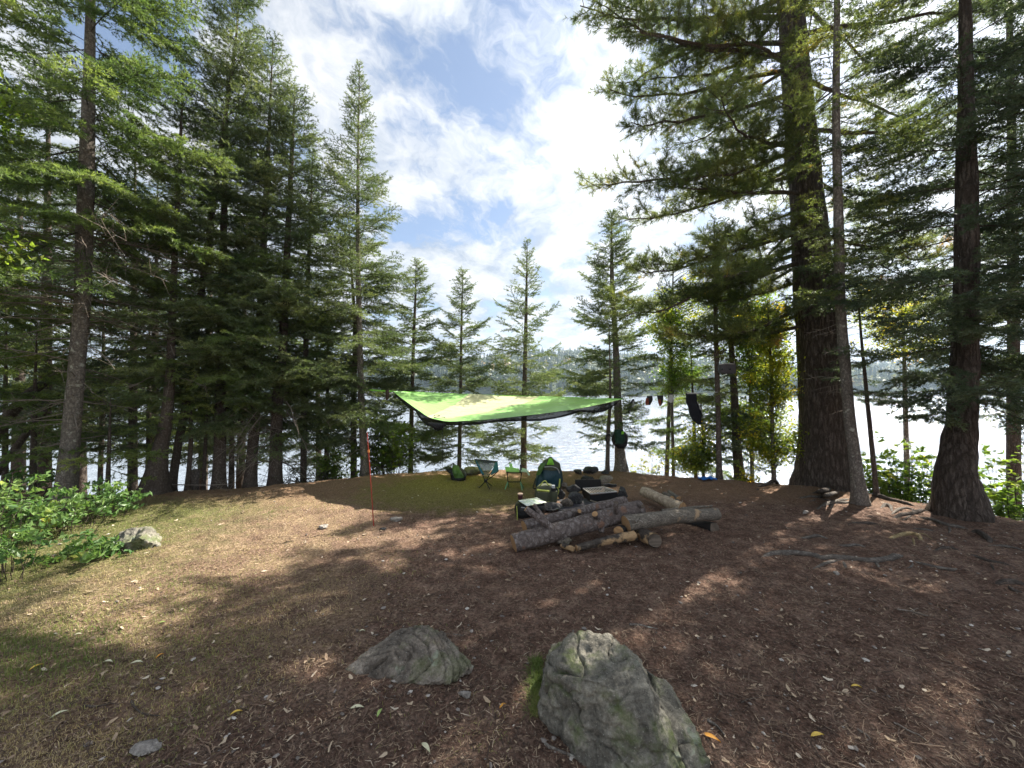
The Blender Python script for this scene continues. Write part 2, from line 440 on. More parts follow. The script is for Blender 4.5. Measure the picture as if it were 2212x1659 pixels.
# ------------------------------------------------------------ ground, lake, hills
def ground_material():
    m, t = newmat('forest_floor'); co = pos(t)
    s = t.n('ShaderNodeSeparateXYZ', ins={0: co})
    nb = t.noise(co, 0.9, 5, 0.6); nm = t.noise(co, 7.0, 6, 0.65); nf = t.noise(co, 46.0, 6, 0.7); ng = t.noise(co, 190.0, 3, 0.6)
    dirt = t.ramp(nm, [(0.30, (0.098, 0.056, 0.040)), (0.50, (0.165, 0.102, 0.075)), (0.70, (0.265, 0.178, 0.132))])
    dirt = t.mix(0.85, dirt, t.ramp(nf, [(0.36, 0.35), (0.48, 0.85), (0.56, 1.15), (0.66, 1.9)]), 'MULTIPLY')
    straw = t.ramp(nf, [(0.34, (0.10, 0.066, 0.042)), (0.48, (0.27, 0.190, 0.115)), (0.58, (0.40, 0.30, 0.185)), (0.66, (0.56, 0.45, 0.30))])
    straw = t.mix(t.ramp(nm, [(0.46, 0.0), (0.60, 0.55)]), straw, (0.16, 0.105, 0.070))
    green = t.ramp(nf, [(0.32, (0.040, 0.052, 0.016)), (0.55, (0.105, 0.135, 0.034)), (0.72, (0.20, 0.22, 0.075))])
    fx = t.math('ADD', t.math('MULTIPLY', s.outputs[0], -0.55), t.math('MULTIPLY', t.math('SUBTRACT', nb, 0.5), 3.2))
    fs = t.ramp(t.math('ADD', t.math('MULTIPLY', fx, 0.25), 0.30), [(0.40, 0.0), (0.66, 0.85)])
    pt = t.ramp(t.noise(co, 2.6, 5, 0.6), [(0.42, 0.30), (0.56, 1.0)])
    c = t.mix(t.math('MULTIPLY', fs, pt), dirt, straw)
    fg = t.ramp(t.math('ADD', t.math('MULTIPLY', t.math('ADD', t.math('MULTIPLY', s.outputs[0], -1.0), t.math('MULTIPLY', t.math('SUBTRACT', nm, 0.5), 3.0)), 0.15), 0.0), [(0.42, 0.0), (0.62, 0.75)])
    c = t.mix(fg, c, green)
    # reddish needle duff under the trees at the back
    fr = t.ramp(t.math('MULTIPLY', s.outputs[1], 0.1), [(0.52, 0.0), (0.60, 0.85)])
    c = t.mix(fr, c, t.ramp(nf, [(0.3, (0.12, 0.065, 0.04)), (0.7, (0.34, 0.22, 0.14))]))
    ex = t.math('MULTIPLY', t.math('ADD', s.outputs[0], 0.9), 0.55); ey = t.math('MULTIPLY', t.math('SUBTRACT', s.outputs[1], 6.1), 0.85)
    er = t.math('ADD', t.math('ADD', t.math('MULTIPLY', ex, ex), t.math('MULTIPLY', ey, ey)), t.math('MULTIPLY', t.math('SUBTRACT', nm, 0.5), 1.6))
    c = t.mix(t.ramp(er, [(0.35, 0.72), (0.95, 0.0)]), c, t.ramp(nf, [(0.34, (0.075, 0.070, 0.020)), (0.52, (0.165, 0.155, 0.042)), (0.66, (0.30, 0.27, 0.10))]))  # mossy olive patch under the tarp: mostly its tinted light, painted into the colour
    sp = t.ramp(t.noise(co, 75.0, 2, 0.5), [(0.66, 0.0), (0.70, 0.8)])
    c = t.mix(sp, c, (0.38, 0.30, 0.23))
    h = t.math('ADD', t.math('MULTIPLY', nf, 1.0), t.math('MULTIPLY', ng, 0.35))
    out(t, pbr(t, c, 0.95, h, 1.0, 0.035, spec=0.12)); return m
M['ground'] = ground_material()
xs = np.concatenate([np.linspace(-70, -9, 34)[:-1], np.arange(-9, 9, 0.034), np.linspace(9, 70, 34)])
ys = np.concatenate([np.linspace(-60, 0.6, 30)[:-1], np.arange(0.6, 4.6, 0.026), np.arange(4.6, 9.0, 0.05), np.linspace(9, 26, 30)])
X_, Y_ = np.meshgrid(xs, ys)
Z_ = GH(X_, Y_)
near = (np.abs(X_) < 9.2) & (Y_ > 0.4) & (Y_ < 9.2)
mic = 0.010 * fbm2(X_ * 9, Y_ * 9, 4, 21, 0.6) + 0.006 * np.abs(fbm2(X_ * 28, Y_ * 28, 2, 31))
Z_ = Z_ + np.where(near, mic, 0) + np.where(near, 0, 0.25 * fbm2(X_ * 0.2, Y_ * 0.2, 3, 3))
mb = MB(); mb.add(np.stack([X_, Y_, Z_], -1).reshape(-1, 3), grid_faces(len(ys), len(xs)))
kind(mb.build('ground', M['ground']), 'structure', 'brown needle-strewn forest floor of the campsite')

WZ = -2.0
def water_material():
    m, t = newmat('lake_water'); co = pos(t)
    mp_ = t.n('ShaderNodeMapping', ins={0: co}); mp_.inputs['Scale'].default_value = (0.8, 1.6, 1); mp_.inputs['Rotation'].default_value = (0, 0, 0.35)
    a = t.noise(mp_.outputs[0], 1.9, 5, 0.62, 0.4); b = t.noise(mp_.outputs[0], 0.32, 3, 0.55)
    h = t.math('ADD', a, t.math('MULTIPLY', b, 1.6))
    sh = pbr(t, (0.24, 0.28, 0.34), 0.12, h, 1.0, 0.24, extra={'IOR': 1.33}, spec=1.0)
    out(t, sh); return m
mb = MB(); wy = np.concatenate([[7.0], 7 * (250 ** np.linspace(0.02, 1, 40))]); wx = np.linspace(-1600, 1600, 41)
A_, B_ = np.meshgrid(wx, wy); mb.add(np.stack([A_, B_, np.full(A_.shape, WZ)], -1).reshape(-1, 3), grid_faces(len(wy), len(wx)), smooth=False)
kind(mb.build('water', water_material()), 'structure', 'pale rippled lake reflecting the bright sky')

def hill_h(x, y):
    r = 50 + 17 * np.sin(x * 0.004 + 1.9) + 11 * np.sin(x * 0.011 + 0.4) + 5 * fbm2(x * 0.02, y * 0.008, 3, 77)
    s = np.clip((y - 335 - 14 * np.sin(x * 0.013)) / 330, 0, 1)
    return WZ - 0.5 + r * (s ** 0.62) * (0.72 + 0.28 * np.clip((x + 500) / 900, 0, 1.3))
hx = np.linspace(-1500, 1500, 160); hy = np.linspace(330, 1000, 50)
A_, B_ = np.meshgrid(hx, hy); H_ = hill_h(A_, B_)
mb = MB(); mb.add(np.stack([A_, B_, H_], -1).reshape(-1, 3), grid_faces(len(hy), len(hx)))
mh, t = newmat('hill_forest_floor'); out(t, pbr(t, t.ramp(t.noise(pos(t), 0.05, 5), [(0.3, (0.020, 0.032, 0.014)), (0.7, (0.05, 0.07, 0.022))]), 0.95))
kind(mb.build('hills', mh), 'structure', 'wooded hills along the far side of the lake')

M['farwood'] = m_leaf('far_trees', [(0.0, (0.018, 0.036, 0.016)), (0.45, (0.040, 0.066, 0.024)), (0.7, (0.085, 0.105, 0.028)), (0.88, (0.17, 0.16, 0.035)), (1.0, (0.28, 0.17, 0.04))], 0.15, nsc=0.012)
rng = np.random.default_rng(11)
mb = MB()
N = 7500
fy = 340 + 460 * rng.random(N) ** 1.5; fx = (rng.random(N) * 2 - 1) * (fy * 1.55)
fz = hill_h(fx, fy); ok = fz > WZ + 0.3; fx, fy, fz = fx[ok], fy[ok], fz[ok]; N = len(fx)
con = rng.random(N) < 0.55
# conifers: four stacked jagged skirts
k = np.where(con)[0]; n = len(k); hgt = rng.uniform(9, 17, n); rad = hgt * rng.uniform(0.15, 0.21, n)
ang = np.linspace(0, 2 * np.pi, 7, endpoint=False)
for lv in range(4):
    zb = hgt * (0.06 + 0.22 * lv); zt = hgt * min(1.0, 0.42 + 0.22 * lv); rr = rad * (1 - 0.22 * lv)
    a = ang[None] + rng.random((n, 1)) * 6; r = rr[:, None] * rng.uniform(0.6, 1.2, (n, 7))
    ring = np.stack([fx[k][:, None] + r * np.cos(a), fy[k][:, None] + r * np.sin(a), fz[k][:, None] + zb[:, None] + rng.uniform(-.5, .5, (n, 7))], -1)
    tip = np.stack([fx[k], fy[k], fz[k] + zt], -1)[:, None]
    v = np.concatenate([ring, tip], 1).reshape(-1, 3)
    o8 = np.arange(n)[:, None] * 8; j = np.arange(7)[None]
    f = np.stack([o8 + j, o8 + (j + 1) % 7, o8 + 7 + 0 * j], -1).reshape(-1, 3)
    mb.add(v, f, 0, np.repeat(rng.uniform(0.0, 0.42, n), 8), smooth=False)
# broadleaf crowns: many small tilted faces round an ellipsoid
k = np.where(~con)[0]; n = len(k); q = 34
d = nrm(rng.normal(size=(n, q, 3))); d[..., 2] = np.abs(d[..., 2]) * 1.3 - 0.25
hh = rng.uniform(4.0, 6.5, n)[:, None, None]
c = np.stack([fx[k], fy[k], fz[k] + 5], -1)[:, None] + d * hh * rng.uniform(0.6, 1.05, (n, q, 1)) * np.array([.8, .8, 1.0])
u = nrm(rng.normal(size=(n, q, 3))); w_ = nrm(np.cross(d, u)); s = rng.uniform(1.1, 2.2, (n, q, 1))
v = np.stack([c - w_ * s, c + w_ * s, c + u * s * 1.3], 2).reshape(-1, 3)
mb.add(v, np.arange(len(v)).reshape(-1, 3), 0, np.repeat(np.clip(rng.uniform(0.35, 1.05, n), 0, 1), q * 3), smooth=False)
kind(mb.build('far_forest', M['farwood']), 'stuff', 'hazy blue-green forest covering the hills across the lake', 'forest')

# haze: one closed box round everything
mb = MB(); box(mb, (0, 470, 55), (3600, 1100, 130))
hz = mb.build('haze', [])
mz, t = newmat('haze_air')
o_ = t.n('ShaderNodeOutputMaterial'); pv = t.n('ShaderNodeVolumePrincipled')
pv.inputs['Color'].default_value = (0.62, 0.80, 1.0, 1); pv.inputs['Density'].default_value = 0.00030; pv.inputs['Anisotropy'].default_value = 0.3
t.t.links.new(pv.outputs[0], o_.inputs['Volume']); hz.data.materials.append(mz)
kind(hz, 'stuff', 'thin blue haze over the lake', 'haze')

# ------------------------------------------------------------ litter, grass
def scatter_xy(n, seed, y0=1.15, y1=8.2, wide=1.45):
    r = np.random.default_rng(seed)
    y = y0 * (y1 / y0) ** r.random(n); x = (r.random(n) * 2 - 1) * (y * wide + 0.6)
    return x, y, r
def flats(mb, x, y, r, ln, wd, var, lift=0.004, tilt=0.25, bend=0.2):
    n = len(x); a = r.random(n) * 2 * np.pi
    z = GH(x, y) + 0.010 * fbm2(x * 9, y * 9, 4, 21, 0.6) + 0.006 * np.abs(fbm2(x * 28, y * 28, 2, 31)) + lift * r.random(n) + 0.002
    d = np.stack([np.cos(a), np.sin(a), r.normal(0, tilt, n)], 1); d = nrm(d)
    s = nrm(np.stack([-np.sin(a), np.cos(a), r.normal(0, tilt * 1.5, n)], 1))
    c = np.stack([x, y, z], 1); L = ln[:, None] / 2; W_ = wd[:, None] / 2
    b = s * (r.normal(0, bend, n) * ln)[:, None]
    v = np.stack([c - d * L - s * W_ * 0.6, c - d * L + s * W_ * 0.6, c + s * W_ + b, c + d * L + s * W_ * 0.4, c + d * L - s * W_ * 0.4, c - s * W_ + b], 1)
    v[..., 2] = np.maximum(v[..., 2], (z - 0.002)[:, None])
    o = np.arange(n)[:, None] * 6
    f = np.concatenate([o + np.array([[0, 5, 2, 1]]), o + np.array([[5, 4, 3, 2]])], 0)
    mb.add(v.reshape(-1, 3), f, 0, np.repeat(var, 6), smooth=False)
def land(x, y): return y < np.interp(x, EX, EY) + 0.4
ml, t = newmat('dry_litter')
v_ = attr(t)
out(t, pbr(t, t.ramp(v_, [(0.0, (0.035, 0.023, 0.017)), (0.40, (0.090, 0.058, 0.042)), (0.7, (0.20, 0.135, 0.092)), (0.9, (0.36, 0.27, 0.18)), (1.0, (0.55, 0.47, 0.37))]), 0.85))
mb = MB()
x, y, r = scatter_xy(85000, 41); ok = land(x, y); x, y = x[ok], y[ok]; n = len(x)
flats(mb, x, y, r, r.uniform(0.012, 0.055, n), r.uniform(0.0014, 0.0042, n), r.random(n) ** 0.9 * 0.95)
x, y, r = scatter_xy(26000, 42); ok = land(x, y) & (fbm2(x * 1.2, y * 1.2, 2, 8) + r.normal(0, .3, len(x)) > -0.1); x, y = x[ok], y[ok]; n = len(x)
flats(mb, x, y, r, r.uniform(0.008, 0.026, n), r.uniform(0.005, 0.013, n), r.random(n) * 0.9, tilt=0.35)
x, y, r = scatter_xy(1100, 43); ok = land(x, y); x, y = x[ok], y[ok]; n = len(x)
flats(mb, x, y, r, r.uniform(0.02, 0.05, n), r.uniform(0.010, 0.022, n), 0.75 + 0.25 * r.random(n), tilt=0.4, lift=0.01)
x, y, r = scatter_xy(2600, 44); ok = land(x, y); x, y = x[ok], y[ok]; n = len(x)     # twigs
flats(mb, x, y, r, r.uniform(0.05, 0.14, n), r.uniform(0.004, 0.008, n), r.random(n) * 0.75, lift=0.012, tilt=0.08, bend=0.12)
kind(mb.build('needle_litter', ml), 'stuff', 'dry needles, bark chips and twig bits scattered over the brown ground', 'litter')

mg = m_leaf('grass_blades', [(0.0, (0.06, 0.085, 0.02)), (0.35, (0.12, 0.17, 0.035)), (0.62, (0.23, 0.24, 0.08)), (0.85, (0.40, 0.31, 0.16)), (1.0, (0.52, 0.42, 0.25))], 0.3, nsc=1.2)
def blades(mb, x, y, r, h, w_, var, lean=0.6):
    n = len(x); z = GH(x, y) + 0.010 * fbm2(x * 9, y * 9, 4, 21, 0.6)
    a = r.random(n) * 2 * np.pi; d = np.stack([np.cos(a), np.sin(a), np.zeros(n)], 1); s = np.stack([-np.sin(a), np.cos(a), np.zeros(n)], 1)
    c = np.stack([x, y, z - 0.003], 1); l = (np.abs(r.normal(0, lean, n)) * h)[:, None]; up = np.array([0, 0, 1.0]); h = h[:, None]; w_ = w_[:, None]
    m1 = c + d * l * 0.35 + up * h * 0.6; m2 = c + d * l + up * h * np.clip(1 - l / h * 0.35, .2, 1)
    v = np.stack([c - s * w_ / 2, c + s * w_ / 2, m1 + s * w_ * 0.4, m1 - s * w_ * 0.4, m2], 1).reshape(-1, 3)
    o = np.arange(n)[:, None] * 5
    mb.add(v, (o + np.array([[0, 1, 2, 3]])), 0, np.repeat(var, 5), smooth=False)
    mb.add(v, (o + np.array([[3, 2, 4]])), 0, np.repeat(var, 5), smooth=False)
mb = MB()
x, y, r = scatter_xy(230000, 51, 1.2, 6.6, 1.5)
den = 1 / (1 + np.exp(-((-x - 2.6) * 1.5 + 4.5 * fbm2(x * 1.1, y * 1.1, 3, 61))))
ok = land(x, y) & (r.random(len(x)) < den * (x < 0) * np.clip((5.9 - y + 0.5 * fbm2(x * 2, y * 2, 2, 5)) / 0.6, 0.04, 1)); x, y = x[ok], y[ok]; n = len(x)
gr = 1 / (1 + np.exp(-((-x - 3.9) * 2.0 + 4.0 * fbm2(x * 1.3, y * 1.3, 3, 71))))
blades(mb, x, y, r, r.uniform(0.010, 0.030, n) + 0.035 * gr * r.random(n), r.uniform(0.0016, 0.0036, n), np.clip(1.0 - 0.75 * gr + r.normal(0, 0.16, n), 0, 1), 1.0)
# pebbles
pb = MB(); x, y, r = scatter_xy(1500, 45); ok = land(x, y) & ((x > -1.5) | (r.random(len(x)) < .3)); x, y = x[ok], y[ok]; n = len(x)
ico = nrm(np.array([(0, 0, 1), (.9, 0, .2), (.25, .85, .25), (-.7, .5, .2), (-.7, -.5, .25), (.3, -.85, .2), (0, 0, -1)], float)); sz = 0.006 + 0.016 * r.random(n) ** 3
vv = ico[None] * (sz[:, None, None] * r.uniform(.6, 1.3, (n, 7, 1))) * np.stack([np.ones(n), r.uniform(.5, 1, n), r.uniform(.4, .7, n)], 1)[:, None]; aa = r.random(n) * 6.28
vv = np.stack([vv[..., 0] * np.cos(aa)[:, None] - vv[..., 1] * np.sin(aa)[:, None], vv[..., 0] * np.sin(aa)[:, None] + vv[..., 1] * np.cos(aa)[:, None], vv[..., 2]], -1) + np.stack([x, y, GH(x, y) + .004 + sz * .2 + 0.010 * fbm2(x * 9, y * 9, 4, 21, 0.6)], 1)[:, None]
ff = np.array([(0, k, k % 5 + 1) for k in range(1, 6)] + [(6, k % 5 + 1, k) for k in range(1, 6)]); pb.add(vv.reshape(-1, 3), (np.arange(n)[:, None, None] * 7 + ff[None]).reshape(-1, 3), 0, np.repeat(r.random(n), 7), smooth=False)
mpb, t = newmat('pebbles'); out(t, pbr(t, t.ramp(attr(t), [(0.0, (0.09, 0.075, 0.065)), (0.6, (0.24, 0.21, 0.185)), (1.0, (0.50, 0.46, 0.41))]), 0.85))
kind(pb.build('pebbles', mpb), 'stuff', 'small pebbles and grit scattered over the bare ground', 'pebbles')
kind(mb.build('grass', mg), 'stuff', 'short mixed green and straw coloured grass on the left of the clearing', 'grass')

# ------------------------------------------------------------ trees
NT_=[0]
def needles(mb, A, B, spacing, ln, wd, var, rg, mat=0, spread=0.75, skip=0.0):
    """small pointed faces set round every twig A->B"""
    A = np.asarray(A, float); B = np.asarray(B, float); D = B - A; L = np.linalg.norm(D, axis=1)
    cnt = np.maximum(1, np.ceil(L / spacing)).astype(int)
    i = np.repeat(np.arange(len(A)), cnt); m = len(i); NT_[0] += m
    tt = skip + (1 - skip) * rg.random(m); d = nrm(D)[i]
    p = A[i] + D[i] * tt[:, None]
    q = nrm(np.cross(d, rg.normal(size=(m, 3))))
    dirn = nrm(d * rg.uniform(0.45, 1.0, m)[:, None] + q * spread + np.array([0, 0, 0.12]))
    s = nrm(np.cross(dirn, rg.normal(size=(m, 3))))
    l = (ln * rg.uniform(0.6, 1.25, m))[:, None]; w_ = (wd * rg.uniform(0.7, 1.3, m))[:, None]
    v = np.stack([p - s * w_ / 2, p + s * w_ / 2, p + dirn * l], 1).reshape(-1, 3)
    va = np.clip(np.repeat(np.asarray(var)[i] + rg.normal(0, 0.10, m), 3), 0, 1)
    mb.add(v, np.arange(3 * m).reshape(-1, 3), mat, va, smooth=False)
def prisms(mb, A, B, r0, r1, mat, var=0.5):
    A = np.asarray(A, float); B = np.asarray(B, float); n = len(A)
    if n == 0: return
    d = nrm(B - A); u = nrm(np.cross(d, np.array([0.31, 0.17, 0.93]))); w_ = np.cross(d, u)
    r0 = np.broadcast_to(r0, (n,)); r1 = np.broadcast_to(r1, (n,)); vs = []
    for c, r in ((A, r0), (B, r1)):
        for k in range(3):
            a = k * 2 * math.pi / 3; vs.append(c + (u * math.cos(a) + w_ * math.sin(a)) * r[:, None])
    v = np.stack(vs, 1).reshape(-1, 3); o = np.arange(n)[:, None] * 6
    f = np.concatenate([o + np.array([[k, (k + 1) % 3, 3 + (k + 1) % 3, 3 + k]]) for k in range(3)], 0)
    mb.add(v, f, mat, var)
def rotz_(v, a): c, s = math.cos(a), math.sin(a); return np.array((v[0] * c - v[1] * s, v[0] * s + v[1] * c, v[2]))

def conifer_crown(mb, tp, tr, h0, h1, R, seed, per_m=13, up_top=0.9, up_bot=-0.15, sag=0.25, tipup=0.25, lat=0.050, lat_l=0.50, nl=0.040, nw=0.010, nsp=0.020, bare=0.15, shape=0.75, bias=None, sub=True, dens=1.0, clump=0.18, lgap=0.0, vb=0.0):
    """spruce / fir crown: mat 0 needles, mat 1 wood. tp(h) -> trunk point, tr(h) -> trunk radius"""
    nw = nw * 0.95; nl = nl * 1.12; nsp = nsp * 0.42; per_m = per_m * 1.35
    rg = np.random.default_rng(seed)
    nb = max(6, int((h1 - h0) * per_m))
    hs = h0 + (h1 - h0) * (1 - (1 - np.linspace(0, 0.995, nb)) ** 1.15) + rg.normal(0, 0.04, nb)
    SA, SB, SV = [], [], []; WA, WB, W0, W1 = [], [], [], []
    for k, h in enumerate(hs):
        h = min(max(h, h0 - .2), h1 - 0.03)
        t_ = min(1.0, (h1 - h) / (h1 - h0))
        az = k * 2.399 + rg.normal(0, 0.8)
        L = R * (t_ ** shape) * rg.uniform(0.45, 1.22) + 0.05
        if t_ > 0.80: L *= 1 - 1.6 * (t_ - 0.80)
        if bias is not None: L *= bias(az, h)
        if L < 0.06: continue
        if lgap and rg.random() < lgap: continue
        el = up_top * (1 - t_) ** 1.6 + up_bot * (1 - (1 - t_) ** 1.6) + rg.normal(0, 0.14)
        out_ = np.array((math.cos(az), math.sin(az), 0.0)); upv = np.array((0, 0, 1.0))
        dr = nrm(out_ * math.cos(el) + upv * math.sin(el))
        m = max(3, int(L / 0.16) + 2); s = np.linspace(0, 1, m)[:, None]
        base = tp(h)
        side = np.cross(dr, upv); side = side / max(np.linalg.norm(side), 1e-3)
        pts = base + dr * L * s + upv * L * (-sag * s ** 1.5 + tipup * s ** 3) + side * L * 0.10 * rg.normal() * s ** 2
        br = min(0.013, 0.003 + 0.0045 * L)
        WA.append(pts[:-1]); WB.append(pts[1:]); rr = br * (1 - 0.85 * s[:, 0]); W0.append(rr[:-1]); W1.append(rr[1:])
        bv = rg.uniform(0.35, 0.65) + rg.normal(0, clump * 0.5) + vb
        st = bare if t_ > 0.25 else 0.05
        # needles on the outer axis
        sel = s[:-1, 0] >= st
        SA.append(pts[:-1][sel]); SB.append(pts[1:][sel]); SV.append(np.full(sel.sum(), bv))
        # laterals
        nl_ = max(2, int(L * (1 - st) / lat * dens)); ls = st + (0.985 - st) * (np.arange(nl_) + rg.uniform(0.2, 0.8, nl_)) / nl_
        lp = np.stack([np.interp(ls, s[:, 0], pts[:, c]) for c in range(3)], 1)
        T = nrm(np.gradient(pts, axis=0)); lt = nrm(np.stack([np.interp(ls, s[:, 0], T[:, c]) for c in range(3)], 1))
        sgn = np.where(np.arange(nl_) % 2 == 0, 1.0, -1.0)
        ll = lat_l * min(L, 1.6) * (1 - ls) ** 0.6 * rg.uniform(0.55, 1.2, nl_) * np.clip((ls - st + 0.12) / 0.3, 0.3, 1) + 0.05
        sd_ = nrm(np.cross(lt, upv))
        ld = nrm(lt * 0.75 + sd_ * sgn[:, None] * rg.uniform(0.6, 1.0, nl_)[:, None] + upv * rg.normal(-0.10, 0.20, nl_)[:, None])
        le = lp + ld * ll[:, None]
        mid = (lp + le) / 2 + np.array([0, 0, 0.02]) * ll[:, None]
        le = le - upv * (ll * 0.10)[:, None]
        lv = bv + rg.normal(0, 0.08, nl_) + 0.12 * (ls - 0.5)
        for a_, b_ in ((lp, mid), (mid, le)):
            SA.append(a_); SB.append(b_); SV.append(lv)
        WA.append(lp); WB.append(le); W0.append(np.full(nl_, br * 0.3)); W1.append(np.full(nl_, 0.0012))
        if sub:
            big = ll > 0.13
            if big.any():
                lpb, leb, llb, ldb, lvb = lp[big], le[big], ll[big], ld[big], lv[big]
                ns = np.maximum(2, (llb / 0.055).astype(int)); i = np.repeat(np.arange(len(ns)), ns)
                u = rg.uniform(0.15, 0.92, len(i)); sg = np.where(rg.random(len(i)) < 0.5, 1.0, -1.0)
                sp_ = lpb[i] + (leb - lpb)[i] * u[:, None]
                sl = np.clip(llb[i] * 0.42 * (1.1 - u), 0.03, 0.14)
                sdd = nrm(np.cross(ldb[i], upv)); sdir = nrm(ldb[i] * 0.8 + sdd * sg[:, None] * 0.8 + upv * rg.normal(-0.05, 0.25, len(i))[:, None])
                SA.append(sp_); SB.append(sp_ + sdir * sl[:, None]); SV.append(lvb[i] + 0.08)
    # leader
    lead = np.array([tp(h1 - 0.5), tp(h1 - 0.2), tp(h1)]); SA.append(lead[:-1]); SB.append(lead[1:]); SV.append(np.full(2, 0.5))
    A = np.concatenate(SA); B = np.concatenate(SB); V = np.concatenate(SV)
    needles(mb, A, B, nsp, nl, nw, V, rg)
    prisms(mb, np.concatenate(WA), np.concatenate(WB), np.concatenate(W0), np.concatenate(W1), 1)

def dead_twigs(mb, tp, tr, h0, h1, n, L, seed, mat=0, droop=0.15):
    rg = np.random.default_rng(seed); A, B, R0, R1 = [], [], [], []
    for k in range(n):
        h = rg.uniform(h0, h1); az = rg.uniform(0, 6.28); l = L * rg.uniform(0.35, 1.1)
        m = 6; s = np.linspace(0, 1, m)[:, None]; o_ = np.array((math.cos(az), math.sin(az), rg.normal(-0.05, 0.15)))
        pts = tp(h) + o_ * l * s + np.array([0, 0, -droop]) * l * s ** 2 + np.cumsum(rg.normal(0, 0.012, (m, 3)), 0)
        r = (0.009 * min(1, l) * (1 - 0.8 * s[:, 0]) + 0.001)
        A.append(pts[:-1]); B.append(pts[1:]); R0.append(r[:-1]); R1.append(r[1:])
        q = int(l / 0.09)
        for j in range(q):
            u = rg.uniform(0.2, 1); p = pts[0] * (1 - u) + pts[-1] * u + np.array([0, 0, droop * l * u * (1 - u)])
            d = nrm(o_ + rg.normal(0, 0.75, 3)); e = p + d * l * rg.uniform(0.1, 0.3)
            A.append(p[None]); B.append(e[None]); R0.append([0.0028]); R1.append([0.001])
    prisms(mb, np.concatenate(A), np.concatenate(B), np.concatenate(R0), np.concatenate(R1), mat)

def path_fn(pts):
    pts = np.asarray(pts, float); z = pts[:, 2]
    return lambda h: np.array((np.interp(h, z, pts[:, 0]), np.interp(h, z, pts[:, 1]), h))
def trunk_mesh(mb, pts, rads, sides=14, flare_h=0.35, flare=0.6, lobes=4, seed=0, rn=0.05, m=60):
    """tapering trunk along pts, root flare near the ground"""
    pts = np.asarray(pts, float); z0 = pts[0][2]
    p, r = resample(pts, rads, m)
    hh = p[:, 2] - z0 - 0.15
    rg = np.random.default_rng(seed); ph = rg.random() * 6
    def fl(u, a):
        f = np.exp(-np.maximum(hh, 0)[:, None] / flare_h)
        return 1 + flare * f * (0.6 + 0.4 * np.cos(lobes * a + ph) + 0.25 * np.cos((lobes + 3) * a - ph))
    tube(mb, p, r, sides, 0, True, None, 0.5, rn, seed, rs=5.0, flare=fl)

def px_path(path, d):
    pts = []; rad = []
    for q in path:
        X, Y, w_ = q[:3]; dd = q[3] if len(q) > 3 else d
        pts.append(P(X, Y, dd)); rad.append(w_ / 2 * dd / FPX)
    pts = np.array(pts); g = gz(pts[0][0], pts[0][1])
    b = pts[0].copy(); b[2] = g - 0.15
    if pts[0][2] < g + 0.02: pts[0][2] = g + 0.02
    return np.vstack([b[None], pts]), np.array([rad[0] * 1.05] + rad)
def hz_(Y, d): return P(1106, Y, d)[2]

def conifer(name, label, cat, path, d, crown_y, R, seed, leaf='spruce', bark='bark', dead=None, group='conifers round the clearing', flare=0.5, lobes=4, rn=0.05, **kw):
    pts, rad = px_path(path, d)
    root = thing(name, label, cat, (pts[0][0], pts[0][1], pts[0][2] + 0.15), group)
    mb = MB(); trunk_mesh(mb, pts, rad, seed=seed, flare=flare, lobes=lobes, flare_h=0.12 + rad[1], rn=rn)
    mb.build('trunk', M[bark], root)
    tp = path_fn(pts[1:]); h0 = hz_(crown_y, d); h1 = pts[-1][2]
    mb = MB()
    conifer_crown(mb, tp, None, h0, h1, R, seed, **kw)
    for q in dead or (): dead_twigs(mb, tp, None, hz_(q[0], d), hz_(q[1], d), q[2], q[3], seed + 5, mat=2, droop=q[4] if len(q) > 4 else 0.15)
    mb.build('crown', [M[leaf], M['twig']] + ([M['deadtwig']] if dead else []), root)
    return root

def leaves(mb, c, n_, size, var, rg, mat=0, flat=0.5):
    """n_ ovate leaves at points c"""
    m = len(c)
    nr = nrm(rg.normal(size=(m, 3)) * (1 - flat) + np.array([0, 0, 1.0]) * flat * 1.4)
    a = nrm(np.cross(nr, rg.normal(size=(m, 3)))); b = np.cross(nr, a)
    s = (size * rg.uniform(0.6, 1.25, m))[:, None]
    fold = nr * s * 0.12
    v = np.stack([c - a * s * 0.55, c - b * s * 0.30 + fold - a * s * 0.08, c + a * s * 0.60, c + b * s * 0.30 + fold - a * s * 0.08], 1).reshape(-1, 3)
    o = np.arange(m)[:, None] * 4
    f = np.concatenate([o + np.array([[0, 1, 2]]), o + np.array([[0, 2, 3]])], 0)
    mb.add(v, f, mat, np.repeat(np.clip(var, 0, 1), 4), smooth=False)

